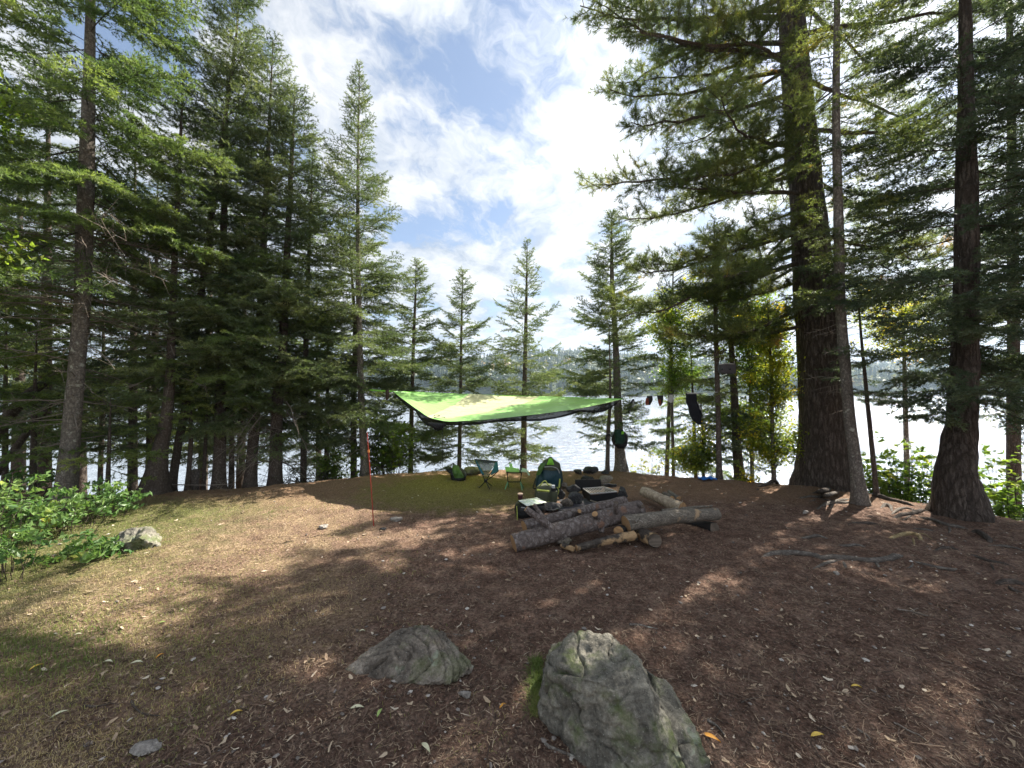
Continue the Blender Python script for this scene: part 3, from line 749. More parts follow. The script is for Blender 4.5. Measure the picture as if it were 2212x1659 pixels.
def shrub(name, label, cat, base, h, rx, ry, nstem, per, size, mat, seed, group=None, flat=0.55, vmean=0.5, lean=(0, 0), stem='twig', lowfill=0.15):
    rg = np.random.default_rng(seed); base = np.asarray(base, float)
    A, B, R0, R1 = [], [], [], []; C, V = [], []
    for k in range(nstem):
        a = rg.random() * 6.283; u = math.sqrt(rg.random())
        b0 = base + np.array((math.cos(a) * rx * u * 0.45, math.sin(a) * ry * u * 0.45, -0.03)); b0[2] = min(gz(b0[0], b0[1]), base[2] + .1) - 0.03
        top = base + np.array((math.cos(a) * rx * u + lean[0], math.sin(a) * ry * u + lean[1], h * rg.uniform(0.45, 1.05) * (1 - 0.35 * u * u)))
        s = np.linspace(0, 1, 6)[:, None]
        pts = b0 * (1 - s) + top * s + np.array((0, 0, 1.0)) * h * 0.18 * s * (1 - s) * 2 + np.cumsum(rg.normal(0, 0.012, (6, 3)), 0)
        A.append(pts[:-1]); B.append(pts[1:]); r = 0.006 * (1 - 0.8 * s[:, 0]) * min(1.5, h); R0.append(r[:-1]); R1.append(r[1:])
        vb = vmean + rg.normal(0, 0.15)
        nb = max(3, int(per / 9))
        for j in range(nb):
            u2 = rg.uniform(lowfill, 1.0); p = np.array([np.interp(u2, s[:, 0], pts[:, c]) for c in range(3)])
            dd = nrm(rg.normal(size=3) * (1, 1, 0.35) + np.array((0, 0, 0.25))); l = rg.uniform(0.10, 0.26) * min(1.3, max(0.5, h)); e = p + dd * l
            A.append(p[None]); B.append(e[None]); R0.append([0.002]); R1.append([0.0008])
            q = 9; uu = rg.uniform(0.25, 1.05, q)[:, None]
            sd_ = nrm(np.cross(dd, (0, 0, 1.0))) * np.where(np.arange(q) % 2 == 0, 1, -1)[:, None]
            C.append(p + dd * l * uu + sd_ * size * 0.55 + rg.normal(0, 0.012, (q, 3))); V.append(vb + rg.normal(0, 0.14, q))
    mb = MB(); prisms(mb, np.concatenate(A), np.concatenate(B), np.concatenate(R0), np.concatenate(R1), 1)
    c = np.concatenate(C); leaves(mb, c, len(c), size, np.concatenate(V), rg, flat=flat)
    return tag(mb.build(name, [M[mat], M[stem]], None, base), label, cat, group)

def broadleaf(name, label, cat, path, d, cr, n, size, mat, seed, nb=46, vmean=0.5, group=None, bark='barkg', flat=0.4):
    """small tree: trunk path; cr = list of ellipsoids (x, y, z, rx, ry, rz) in world metres"""
    rg = np.random.default_rng(seed)
    pts, rad = px_path(path, d); root = thing(name, label, cat, (pts[0][0], pts[0][1], pts[0][2] + .15), group)
    mb = MB(); trunk_mesh(mb, pts, rad, seed=seed, flare=0.3, m=30, sides=10); mb.build('trunk', M[bark], root)
    tp = path_fn(pts[1:]); A, B, R0, R1, C, V = [], [], [], [], [], []
    for (x, y, z, rx, ry, rz) in cr:
        for k in range(nb):
            e = np.array((x, y, z)) + nrm(rg.normal(size=3)) * rg.uniform(0.35, 1.0) ** 0.6 * np.array((rx, ry, rz))
            s0 = tp(min(pts[-1][2], max(pts[1][2] + 0.2, e[2] - rg.uniform(0.1, 0.6))))
            s = np.linspace(0, 1, 6)[:, None]; q = s0 * (1 - s) + e * s + np.array((0, 0, 0.12)) * np.sin(s * 3.14) + rg.normal(0, 0.015, (6, 3)) * s
            A.append(q[:-1]); B.append(q[1:]); r = 0.008 * (1 - 0.85 * s[:, 0]); R0.append(r[:-1]); R1.append(r[1:])
            m = int(n / nb / len(cr)); u = rg.uniform(0.35, 1.05, m)[:, None]
            C.append(q[0] * (1 - u) + q[-1] * u + rg.normal(0, 0.085, (m, 3)) * (1, 1, 0.6)); V.append(np.full(m, vmean + rg.normal(0, 0.17)) + rg.normal(0, 0.12, m))
    mb = MB(); prisms(mb, np.concatenate(A), np.concatenate(B), np.concatenate(R0), np.concatenate(R1), 1)
    c = np.concatenate(C); leaves(mb, c, len(c), size, np.concatenate(V), rg, flat=flat); mb.build('crown', [M[mat], M['twig']], root)
    return root

GL = 'conifers on the left bank'; GC = 'small spruces in front of the lake'; GR = 'conifers on the right bank'
# ---- the shore spruces in the middle
conifer('spruce_tree', 'tall slender spruce with a pointed spire, left of the green tarp', 'tree',
        [(789, 1022, 17), (782, 900, 14), (776, 700, 12), (773, 500, 8.5), (774, 300, 4.5), (777, 138, 1.2)], 7.6, 930, 1.45, 101, 'spruce', 'barkg', dead=[(1000, 800, 26, 0.6)], group=GC, shape=0.70, per_m=24, dens=1.2, up_top=1.0, up_bot=-0.10, lgap=0.05, nl=0.032)
conifer('spruce_tree', 'thin dark spruce standing directly behind the tall slender spire tree', 'tree',
        [(764, 1022, 13), (764, 880, 12), (766, 700, 8), (752, 470, 1.2)], 8.2, 960, 1.45, 102, 'spruce', group=GC, per_m=16, lgap=0.06, shape=0.6)
conifer('spruce_tree', 'small spruce between the tall spire and the left end of the green tarp', 'tree',
        [(887, 1022, 11), (889, 900, 9), (893, 750, 7), (897, 650, 5), (899, 564, 1)], 8.9, 1000, 1.22, 103, 'spruce', group=GC, per_m=24, dens=1.3, shape=0.6, lgap=0.10, up_top=0.9)
conifer('spruce_tree', 'small narrow spruce rising behind the pale yellow panel of the tarp', 'tree',
        [(992, 1012, 9.5), (995, 850, 7), (997, 700, 5), (1000, 582, 1)], 9.2, 1000, 1.25, 104, 'spruce', group=GC, per_m=24, dens=1.3, shape=0.68, lgap=0.10, up_top=0.9, up_bot=-0.05)
conifer('spruce_tree', 'open-tiered young spruce behind the middle of the green tarp', 'tree',
        [(1131, 1010, 14), (1132, 900, 12), (1136, 700, 8), (1139, 520, 1)], 9.2, 1000, 1.50, 105, 'spruce', group=GC, per_m=18, shape=0.72, lgap=0.14, up_top=1.0, up_bot=0.0, sag=0.18, dead=[(1000, 900, 14, 0.7)])
conifer('spruce_tree', 'bushy spruce with a thick crooked trunk at the right end of the tarp', 'tree',
        [(1341, 1016, 25), (1337, 940, 18), (1330, 750, 13), (1322, 600, 9), (1321, 459, 1.2)], 7.9, 965, 1.28, 106, 'spruce', 'barkg', group=GC, bias=lambda az, h: 0.4 if math.sin(az) < -0.35 and h < 2.0 else 1.0, per_m=27, dens=1.3, shape=0.62, up_top=0.9, up_bot=0.0, lgap=0.08)
conifer('spruce_tree', 'spindly little spruce growing against the bushy one at the right end of the tarp', 'tree',
        [(1312, 1016, 9), (1314, 930, 8), (1318, 860, 6), (1316, 700, 1)], 7.5, 970, 0.55, 107, 'spruce', group=GC, per_m=12, lgap=0.25)
# ---- left bank
conifer('fir_tree', 'big conifer with a bare lower trunk and dead branches on the far left', 'tree',
        [(140, 1085, 38), (150, 980, 31), (165, 800, 27), (177, 664, 26), (183, 500, 28), (188, 350, 25), (193, 150, 19), (196, 0, 15), (200, -250, 8), (203, -450, 1)], 5.3, 560, 1.75, 201, 'fir', 'barkg',
        dead=[(960, 560, 80, 1.1), (700, 480, 70, 1.3)], group=GL, per_m=17, shape=0.55, nl=0.042, nw=0.012, up_bot=-0.30, sag=0.34, tipup=0.22, flare=0.55)
conifer('spruce_tree', 'leaning spruce with a pale thin upper trunk right of the big bare-trunked conifer', 'tree',
        [(333, 1064, 46), (346, 975, 27), (360, 900, 21), (368, 800, 16), (371, 715, 14), (380, 500, 10), (390, 303, 6), (396, 150, 1)], 6.1, 930, 1.15, 202, 'spruce', 'bark',
        dead=[(820, 500, 60, 0.8)], group=GL, per_m=12, shape=0.6, lgap=0.15, nl=0.038)
conifer('spruce_tree', 'tall spruce leaning right whose tip leaves the top of the picture', 'tree',
        [(372, 1050, 15), (385, 960, 14), (400, 883, 14), (425, 700, 13), (447, 542, 12), (480, 300, 9), (507, 108, 5), (520, -40, 1)], 6.6, 820, 1.45, 203, 'spruce', 'bark', group=GL, per_m=19, shape=0.42, up_bot=-0.2)
conifer('spruce_tree', 'straight dark-trunked spruce left of the pair with stripped lower trunks', 'tree',
        [(474, 1042, 23), (476, 850, 20), (480, 650, 17), (483, 500, 13), (488, 300, 9), (492, 140, 1)], 6.8, 900, 1.45, 204, 'fir', 'bark', group=GL, per_m=17, shape=0.48, up_bot=-0.22, dead=[(980, 800, 24, 0.6)])
conifer('spruce_tree', 'spruce with a slightly leaning trunk, left one of the pair left of the brush pile', 'tree',
        [(541, 1044, 23), (554, 847, 18), (566, 600, 14), (578, 350, 9), (590, 84, 1)], 7.0, 900, 1.45, 205, 'spruce', 'bark', group=GL, per_m=19, shape=0.50, up_bot=-0.18, dead=[(980, 820, 30, 0.7, 0.35)])
conifer('spruce_tree', 'spruce with a black lower trunk, second of the pair beside the brush pile', 'tree',
        [(594, 1047, 26), (600, 859, 21), (612, 730, 17), (622, 500, 12), (632, 300, 7), (637, 188, 1)], 7.2, 920, 1.50, 206, 'spruce', 'bark', group=GL, per_m=19, shape=0.52, up_bot=-0.2, dead=[(1000, 840, 60, 1.2, 0.55)])
conifer('spruce_tree', 'pointed spruce with yellowish tips at the right edge of the left-hand stand', 'tree',
        [(655, 1034, 13), (662, 700, 11), (676, 325, 1)], 7.7, 930, 1.15, 207, 'fir', 'bark', group=GL, per_m=17, shape=0.6, lgap=0.05)
conifer('spruce_tree', 'thin black-trunked spruce standing between the big bare conifer and the leaning one', 'tree',
        [(286, 1056, 17), (288, 800, 13), (290, 600, 9), (293, 260, 1)], 6.9, 950, 1.2, 208, 'dark', 'bark', group=GL, per_m=14, shape=0.6, lgap=0.1)
conifer('spruce_tree', 'very thin spruce pole just right of the big bare-trunked conifer', 'tree',
        [(216, 1054, 9), (222, 850, 8), (225, 560, 1)], 7.2, 950, 0.9, 209, 'dark', 'bark', group=GL, per_m=12, lgap=0.15)
conifer('spruce_tree', 'dark spruce in the shade behind the big bare conifer', 'tree',
        [(92, 1060, 26), (100, 700, 18), (106, 60, 1)], 7.4, 900, 1.6, 210, 'dark', 'bark', group=GL, per_m=13, shape=0.55)
conifer('spruce_tree', 'spruce at the extreme left edge with drooping boughs', 'tree',
        [(-150, 1150, 34), (-150, 700, 26), (-145, 0, 14), (-145, -400, 1)], 4.7, 930, 1.55, 211, 'fir', 'bark', group=GL, per_m=13, shape=0.5, up_bot=-0.25, sag=0.32, nl=0.042, nw=0.012)
conifer('fir_sapling', 'low fir sapling with sprays coloured sunlit yellow-green in front of the big bare trunk', 'sapling',
        [(232, 1075, 9), (236, 960, 6), (240, 840, 1)], 5.7, 1010, 0.85, 212, 'fir', 'bark', group='fir saplings on the left', per_m=16, lgap=0.1, shape=0.5, up_bot=0.0, vb=0.45)  # needles coloured lighter in place of sunlight on the sprays
conifer('fir_sapling', 'fir sapling with flat sprays coloured as sunlit beside the leaning spruce trunk', 'sapling',
        [(405, 1054, 9), (412, 930, 8), (402, 700, 1)], 6.5, 930, 0.85, 213, 'fir', 'bark', group='fir saplings on the left', per_m=14, lgap=0.15, shape=0.5, up_bot=0.0, vb=0.45)  # sunlit look of the sprays comes from a lighter needle colour
conifer('fir_sapling', 'fir sapling with drooping boughs left of the big bare trunk', 'sapling',
        [(70, 1080, 12), (74, 900, 9), (80, 690, 1)], 5.5, 1000, 0.9, 214, 'fir', 'bark', group='fir saplings on the left', per_m=13, shape=0.5, up_bot=-0.1, vb=0.12)
conifer('spruce_sapling', 'bare spindly sapling between the leaning spruce and the straight dark trunk', 'sapling',
        [(440, 1043, 7), (446, 900, 6), (450, 780, 1)], 6.8, 900, 0.4, 215, 'dark', 'bark', group='thin saplings on the left', per_m=9, lgap=0.3)
for k, (X, Yb, d, top, R_, lb) in enumerate(((150, 1070, 6.6, 640, 1.0, 'fir sapling half hidden behind the big bare trunk'), (320, 1060, 7.4, 640, 1.0, 'fir sapling in the shade behind the leaning spruce'),
        (500, 1042, 7.6, 660, 1.0, 'fir sapling behind the straight dark trunk'), (600, 1040, 8.0, 640, 1.15, 'fir sapling behind the pair of stripped trunks'), (705, 1030, 8.2, 600, 1.1, 'fir sapling between the brush pile and the slender spire'), (10, 1080, 6.2, 600, 1.1, 'fir sapling at the left frame edge behind the shrubs'))):
    conifer('fir_sapling', lb, 'sapling', [(X, Yb, 11), (X + 2, 880, 8), (X + 4, top, 1)], d, 960 if k % 2 else 1000, R_, 230 + k, 'fir' if k % 2 else 'spruce', 'bark', group='fir saplings on the left', per_m=13, shape=0.5, lgap=0.15, up_bot=-0.05, vb=0.25)
# dark background trees behind the left stand, sharing one crown
bgt = conifer('spruce_tree', 'shaded spruce on the bank behind the left stand, nearest the frame edge', 'tree',
        [(40, 1030, 22), (42, 700, 16), (44, 250, 1)], 9.2, 930, 1.7, 216, 'dark', 'bark', group='shaded spruces behind the left stand', per_m=13, shape=0.6, lgap=0.1, nl=0.045, nw=0.014, nsp=0.028)
def copy_tree(src, loc, s, rz, label):
    r = src.copy(); COL.objects.link(r); r.location = loc; r.scale = (s, s, s); r.rotation_euler = (0, 0, rz); r['label'] = label
    for ch in list(src.children):
        c = ch.copy(); COL.objects.link(c); c.parent = r
    return r
for (X, d, s, rz, lb) in ((175, 9.4, 0.95, 1.1, 'shaded spruce on the bank seen just right of the big bare trunk'),
                          (330, 9.0, 0.85, 2.3, 'shaded spruce on the bank behind the leaning spruce'),
                          (437, 9.3, 0.90, 3.9, 'shaded spruce on the bank between the leaning tree and the straight dark trunk'),
                          (520, 9.0, 0.80, 5.0, 'shaded spruce on the bank behind the pair of stripped trunks'),
                          (690, 9.2, 0.62, 0.4, 'shaded short spruce on the bank behind the brush pile')):
    p = P(X, 1000, d); copy_tree(bgt, (p[0], p[1], gz(p[0], p[1])), s, rz, lb)
# leaning dead trunks at the left edge
for k, (a, b, c, w0, lb) in enumerate((((-40, 985), (45, 868), (150, 790), 25, 'black trunk leaning right at the left edge, thicker of two'),
                                       ((-20, 1040), (62, 930), (128, 850), 14, 'thin black trunk leaning right under the thicker leaning one'))):
    pp = np.array([P(*a, 5.9), P(*b, 6.0), P(*c, 6.2)])
    root = thing('leaning_trunk', lb, 'dead tree', pp[0], 'leaning trunks at the left edge')
    mb = MB(); tube(mb, pp, np.array([w0, w0 * 0.8, w0 * 0.5]) / 2 * 6 / FPX, 12, rn=0.08, m=20); mb.build('trunk', M['bark'], root)
    mb = MB(); A = np.array([pp[0] * (1 - u) + pp[2] * u for u in np.linspace(.2, .98, 9)]); rr = np.random.default_rng(k)
    prisms(mb, A, A + nrm(rr.normal(size=(9, 3))) * 0.35, 0.006, 0.001, 0); mb.build('broken_branches', M['deadtwig'], root)

# ---- right bank
conifer('spruce_tree', 'slim conifer with a hat-shaped pouch hanging beside its reddish trunk, mid right', 'tree',
        [(1554, 1034, 11), (1552, 940, 10), (1550, 847, 10), (1546, 700, 9), (1545, 600, 7), (1543, 470, 1)], 7.1, 900, 1.1, 301, 'pine', 'bark', group=GR, bias=lambda az, h: 0.35 if (math.sin(az) < -0.1 or math.cos(az) < -.5) and h < 2.5 else 1.0, per_m=13, lgap=0.1, shape=0.6, nl=0.045)
conifer('hemlock_tree', 'dark hemlock with a black lower trunk behind the slim conifer, mid right', 'tree',
        [(1597, 1037, 21), (1590, 940, 17), (1586, 847, 14), (1580, 747, 11), (1574, 620, 7), (1566, 480, 1)], 7.9, 985, 1.2, 302, 'dark', 'bark', group=GR, per_m=16, up_bot=-0.2, shape=0.55)
conifer('hemlock_tree', 'low hemlock below the clothes line right of the tarp', 'tree',
        [(1503, 1030, 8), (1500, 940, 7), (1490, 700, 1)], 8.5, 1000, 1.35, 303, 'fir', 'bark', group=GR, per_m=16, up_bot=-0.15, shape=0.55, lgap=0.08)
conifer('spruce_tree', 'slender grey-trunked conifer in front of the giant pine', 'tree',
        [(1857, 1086, 25), (1848, 1000, 21), (1835, 900, 20), (1822, 750, 19), (1815, 650, 18), (1812, 500, 18), (1806, 250, 14), (1808, 0, 11), (1805, -250, 5), (1805, -420, 1)], 5.5, 640, 1.15, 304, 'pine', 'barkg', group=GR, per_m=11, shape=0.45, lgap=0.1, up_bot=-0.1, nl=0.036, dead=[(900, 620, 34, 0.5)], flare=0.5)
conifer('cedar_tree', 'dark tree with a thick twisted fluted trunk at the right', 'tree',
        [(2076, 1112, 82), (2068, 1060, 70), (2064, 1012, 62), (2073, 950, 52), (2080, 880, 46), (2086, 700, 40), (2088, 450, 36), (2086, 200, 26), (2085, 0, 19), (2085, -250, 10), (2085, -480, 1)], 4.95, 880, 1.80, 305, 'dark', 'barkp', group=GR, per_m=18, shape=0.40, lgap=0.10, up_bot=-0.12, up_top=0.6, nl=0.040, nw=0.012, sag=0.22, flare=0.25, lobes=5, rn=0.10)
conifer('spruce_sapling', 'nearly bare black sapling between the giant pine and the twisted tree', 'sapling',
        [(1893, 1063, 9), (1880, 930, 8), (1870, 830, 7), (1858, 700, 4), (1852, 610, 1)], 5.95, 860, 0.65, 306, 'dark', 'bark', group='thin saplings on the right', per_m=12, lgap=0.15)
conifer('spruce_tree', 'conifer at the extreme right edge with dense dark boughs', 'tree',
        [(2345, 1200, 34), (2345, 700, 26), (2345, 0, 16), (2345, -450, 1)], 4.6, 840, 1.6, 307, 'dark', 'bark', group=GR, per_m=9, lgap=0.2, shape=0.45, up_bot=-0.15, nl=0.04, nw=0.012)
conifer('spruce_tree', 'tall backlit spruce behind the twisted tree, its boughs along the right edge', 'tree',
        [(2190, 1060, 22), (2188, 500, 16), (2180, 0, 9), (2180, -330, 1)], 6.9, 900, 1.6, 308, 'dark', 'bark', group=GR, per_m=10, shape=0.5, up_bot=-0.15, lgap=0.1)

# ---- giant white pine with long plumed limbs
def pine_limb(acc, p0, az, L, el, sag, tipup, seed, r0, fork=1.0, vb=0.0, start=0.28):
    """long limb, its branches and the needle tufts at the ends of its twigs"""
    rg = np.random.default_rng(seed); m = 16; s = np.linspace(0, 1, m)[:, None]; upv = np.array((0, 0, 1.0))
    o_ = np.array((math.cos(az), math.sin(az), 0)); dr = o_ * math.cos(el) + upv * math.sin(el); side = np.cross(dr, upv)
    pts = p0 + dr * L * s + upv * L * (-sag * s ** 1.4 + tipup * s ** 3.2) + side * L * 0.12 * rg.normal() * s ** 2
    pts = pts + np.cumsum(rg.normal(0, 0.040 * min(1, L / 3), (m, 3)), 0) * s
    acc['limb'].append((pts, r0 * (1 - 0.9 * s[:, 0]) + 0.003))
    nb = int(L * 12 * fork)
    T = nrm(np.gradient(pts, axis=0))
    for k in range(nb):
        u = start + (1 - start) * (k + rg.random()) / nb
        p = np.array([np.interp(u, s[:, 0], pts[:, c]) for c in range(3)]); t_ = nrm(np.array([np.interp(u, s[:, 0], T[:, c]) for c in range(3)]))
        sg = 1 if k % 2 == 0 else -1
        l = (0.30 + 0.55 * (1 - u) * min(1, L / 3)) * rg.uniform(0.6, 1.3)
        d = nrm(t_ * 0.8 + nrm(np.cross(t_, upv)) * sg * rg.uniform(0.4, 1.0) + upv * rg.normal(0.08, 0.28))
        q = np.linspace(0, 1, 5)[:, None]; bp = p + d * l * q + upv * l * (0.16 * q ** 2)
        acc['A'].append(bp[:-1]); acc['B'].append(bp[1:]); r = 0.0065 * (1 - 0.75 * q[:, 0]); acc['R0'].append(r[:-1]); acc['R1'].append(r[1:])
        bv = 0.45 + rg.normal(0, 0.15) + vb
        if rg.random() < 0.035: bv = 1.0
        nt = 11 + int(l * 18)
        uu = rg.uniform(0.25, 1.0, nt)[:, None]; tp_ = p + d * l * uu + upv * l * 0.16 * uu ** 2
        td = nrm(d * 0.7 + rg.normal(0, 0.55, (nt, 3)) + upv * 0.25); te = tp_ + td * rg.uniform(0.05, 0.15, nt)[:, None]
        acc['A'].append(tp_); acc['B'].append(te); acc['R0'].append(np.full(nt, 0.002)); acc['R1'].append(np.full(nt, 0.001))
        acc['TA'].append(te); acc['TD'].append(td); acc['TV'].append(np.full(nt, bv) + rg.normal(0, 0.06, nt))
def tufts(mb, TA, TD, TV, rg, per=13, ln=0.092, wd=0.0072):
    m = len(TA); i = np.repeat(np.arange(m), per); d = TD[i]
    dirn = nrm(d * rg.uniform(0.25, 1.2, len(i))[:, None] + nrm(rg.normal(size=(len(i), 3))) * 0.75)
    p = TA[i] - d * rg.uniform(0, 0.07, len(i))[:, None]; s = nrm(np.cross(dirn, rg.normal(size=(len(i), 3))))
    l = (ln * rg.uniform(0.7, 1.2, len(i)))[:, None]; w_ = wd
    v = np.stack([p - s * w_ / 2, p + s * w_ / 2, p + dirn * l], 1).reshape(-1, 3)
    mb.add(v, np.arange(len(v)).reshape(-1, 3), 0, np.clip(np.repeat(TV[i] + rg.normal(0, .05, len(i)), 3), 0, 1), smooth=False)
def new_acc(): return dict(limb=[], A=[], B=[], R0=[], R1=[], TA=[], TD=[], TV=[])
def pine_build(root, acc, seed, **kw):
    mb = MB()
    for k, (pts, r) in enumerate(acc['limb']): tube(mb, pts, r, 7, rn=0.06, seed=k)
    mb.build('limbs', M['bark'], root)
    mb = MB(); tufts(mb, np.concatenate(acc['TA']), np.concatenate(acc['TD']), np.concatenate(acc['TV']), np.random.default_rng(seed), **kw)
    prisms(mb, np.concatenate(acc['A']), np.concatenate(acc['B']), np.concatenate(acc['R0']), np.concatenate(acc['R1']), 1)
    mb.build('crown', [M['pine'], M['twig']], root)
PD = 6.85
pts, rad = px_path([(1781, 1040, 108), (1780, 960, 92), (1778, 880, 87), (1768, 740, 80), (1758, 620, 74), (1744, 440, 62), (1727, 250, 55), (1706, 0, 48), (1690, -250, 40), (1676, -500, 26), (1668, -760, 8)], PD)
pine = thing('white_pine', 'giant old pine with thick furrowed trunk and long plumed limbs, right of centre', 'tree', (pts[0][0], pts[0][1], pts[0][2] + .15))
mb = MB(); trunk_mesh(mb, pts, rad, sides=48, flare=0.22, flare_h=0.22, lobes=4, seed=3, rn=0.045, m=150); mb.build('trunk', M['barkp'], pine)
ptp = path_fn(pts[1:]); acc = new_acc(); rg = np.random.default_rng(77)
# limbs seen against the sky on the left of the trunk: (pixel Y at trunk, azimuth deg, length, elevation, sag, tip up)
LIMBS = [(-40, 186, 4.2, 0.10, 0.10, 0.10), (40, 172, 3.9, 0.25, 0.30, 0.10), (95, 200, 3.6, 0.05, 0.22, 0.12), (-90, 160, 3.6, 0.30, 0.15, 0.1), (150, 178, 3.2, 0.05, 0.28, 0.12),
         (165, 215, 2.6, 0.15, 0.30, 0.15), (260, 185, 3.7, -0.05, 0.22, 0.12), (275, 165, 3.1, 0.10, 0.25, 0.1), (330, 205, 3.2, -0.05, 0.28, 0.14), (375, 180, 3.5, -0.12, 0.22, 0.12),
         (430, 192, 3.1, -0.15, 0.20, 0.14), (450, 168, 2.8, -0.05, 0.25, 0.12), (520, 184, 3.1, -0.22, 0.18, 0.14), (560, 205, 2.7, -0.18, 0.20, 0.15), (600, 176, 3.1, -0.28, 0.10, 0.12), (640, 198, 2.4, -0.20, 0.15, 0.14),
         (-150, 190, 3.6, 0.3, 0.2, 0.1), (-220, 170, 3.2, 0.3, 0.2, 0.1), (-300, 200, 3.0, 0.35, 0.2, 0.1), (-380, 180, 2.6, 0.4, 0.15, 0.1), (-460, 150, 2.3, 0.5, 0.15, 0.1), (-540, 200, 1.9, 0.5, 0.1, 0.1), (-620, 170, 1.3, 0.6, 0.1, 0.1),
         (20, 188, 4.3, 0.05, 0.32, 0.12), (110, 176, 3.7, -0.05, 0.34, 0.12), (205, 190, 3.5, -0.10, 0.34, 0.14), (235, 172, 3.3, -0.05, 0.30, 0.12), (300, 186, 3.6, -0.14, 0.26, 0.14), (345, 170, 3.3, -0.15, 0.26, 0.14),
         (405, 186, 3.3, -0.2, 0.22, 0.14), (480, 178, 3.2, -0.24, 0.16, 0.14), (540, 192, 2.9, -0.26, 0.14, 0.14), (620, 186, 2.9, -0.30, 0.08, 0.12), (670, 172, 2.4, -0.26, 0.12, 0.12), (-10, 150, 3.4, 0.2, 0.28, 0.1), (190, 150, 2.9, 0.0, 0.28, 0.1),
         (560, 182, 3.3, -0.26, 0.12, 0.14), (500, 196, 3.0, -0.15, 0.2, 0.14), (655, 190, 2.9, -0.28, 0.06, 0.12), (700, 180, 2.6, -0.28, 0.05, 0.12), (420, 200, 3.0, -0.05, 0.3, 0.14), (320, 196, 3.4, 0.0, 0.32, 0.14), (130, 194, 3.9, 0.0, 0.34, 0.12),
         # towards the lake and to the right
         (-20, 20, 3.2, 0.15, 0.2, 0.1), (80, 340, 3.0, 0.1, 0.25, 0.1), (170, 10, 3.2, 0.1, 0.28, 0.1), (280, 350, 2.9, 0.0, 0.25, 0.12), (380, 15, 3.0, -0.05, 0.2, 0.12), (500, 5, 3.0, -0.12, 0.15, 0.12), (585, 345, 2.6, -0.25, 0.1, 0.1),
         (0, 90, 3.2, 0.2, 0.2, 0.1), (140, 120, 3.2, 0.1, 0.2, 0.1), (240, 70, 3.0, 0.0, 0.2, 0.1), (350, 110, 3.0, -0.05, 0.2, 0.1), (460, 80, 2.8, -0.1, 0.2, 0.1), (560, 130, 2.8, -0.1, 0.2, 0.1),
         (-120, 40, 3.0, 0.3, 0.2, 0.1), (-200, 330, 2.8, 0.3, 0.2, 0.1), (-300, 60, 2.6, 0.4, 0.2, 0.1), (-380, 0, 2.4, 0.4, 0.15, 0.1), (-450, 300, 2.1, 0.5, 0.1, 0.1), (-560, 45, 1.7, 0.6, 0.1, 0.1), (-100, 270, 2.6, 0.2, 0.2, 0.1), (-260, 250, 2.6, 0.3, 0.2, 0.1), (60, 255, 2.2, 0.1, 0.25, 0.1), (300, 235, 2.2, 0.0, 0.25, 0.1)]
for k, (Y, az, L, el, sg, tu) in enumerate(LIMBS):
    if k in (6, 10, 15, 26, 29, 32, 13): continue
    if 100 < az < 177 and Y > 100: L *= 0.68
    if Y < -60 and k % 2: continue
    el += rg.normal(0, .10); sg += rg.uniform(0, .16); tu += rg.uniform(0, .08); L *= rg.uniform(.88, 1.06)
    pine_limb(acc, ptp(hz_(Y, PD)), math.radians(az), L, el, sg, tu, 500 + k, 0.016 + 0.008 * L, fork=(1.0 if 140 < az < 230 else 0.8) * (0.78 if Y < 120 else 1), start=0.14)
for k in range(16):   # dead stubs
    Y = rg.uniform(-50, 720); az = rg.uniform(0, 6.28); p0 = ptp(hz_(Y, PD)); L = rg.uniform(0.4, 1.1)
    s = np.linspace(0, 1, 6)[:, None]; acc['limb'].append((p0 + np.array((math.cos(az), math.sin(az), rg.normal(0, .2))) * L * s + np.cumsum(rg.normal(0, .03, (6, 3)), 0) * s, 0.02 * (1 - 0.8 * s[:, 0])))
pine_build(pine, acc, 9)

# ---- broadleaf trees and bushes
def W(X, Y, d, rx, ry, rz):
    p = P(X, Y, d); return (p[0], p[1], p[2], rx, ry, rz)
GA = 'autumn saplings behind the clothes line'
broadleaf('maple_sapling', 'maple sapling with yellow and orange leaves left of the giant pine trunk', 'tree', [(1672, 1045, 9), (1668, 900, 7), (1662, 650, 2)], 7.1,
          [W(1668, 800, 7.1, .58, .45, .66), W(1662, 930, 7.1, .62, .45, .50), W(1650, 690, 7.2, .58, .5, .50)], 12500, 0.052, 'autumn', 601, vmean=0.36, group=GA)
broadleaf('maple_sapling', 'yellow-green maple sapling directly under the black trousers', 'tree', [(1520, 1040, 6), (1518, 930, 5), (1512, 850, 2)], 8.0,
          [W(1525, 950, 7.7, .60, .5, .45), W(1480, 990, 7.7, .50, .4, .28)], 4200, 0.052, 'autumn', 602, vmean=0.32, group=GA)
broadleaf('birch_tree', 'yellowing broadleaf tree showing through the gap above the socks', 'tree', [(1440, 1035, 9), (1448, 800, 7), (1455, 560, 2)], 8.8,
          [W(1450, 680, 8.8, .75, .6, .8), W(1560, 640, 8.8, .8, .6, .8)], 5200, 0.050, 'autumn', 603, vmean=0.40, group=GA)
broadleaf('birch_tree', 'sunlit broadleaf tree with orange tips behind the giant pine on its right', 'tree', [(1960, 1060, 10), (1955, 850, 8), (1950, 640, 2)], 8.6,
          [W(1960, 720, 8.6, 1.2, .8, .45), W(1900, 660, 8.8, 1.1, .7, .6)], 5200, 0.055, 'autumn', 604, vmean=0.50, group=GA)
broadleaf('mountain_ash', 'broadleaf branch with a few yellow leaves hanging in at the left edge', 'tree', [(-260, 1200, 14), (-200, 600, 10), (-160, 200, 3)], 4.4,
          [W(-15, 215, 4.3, .35, .4, .30), W(5, 545, 4.3, .30, .3, .25)], 1500, 0.07, 'maple', 605, vmean=0.6)
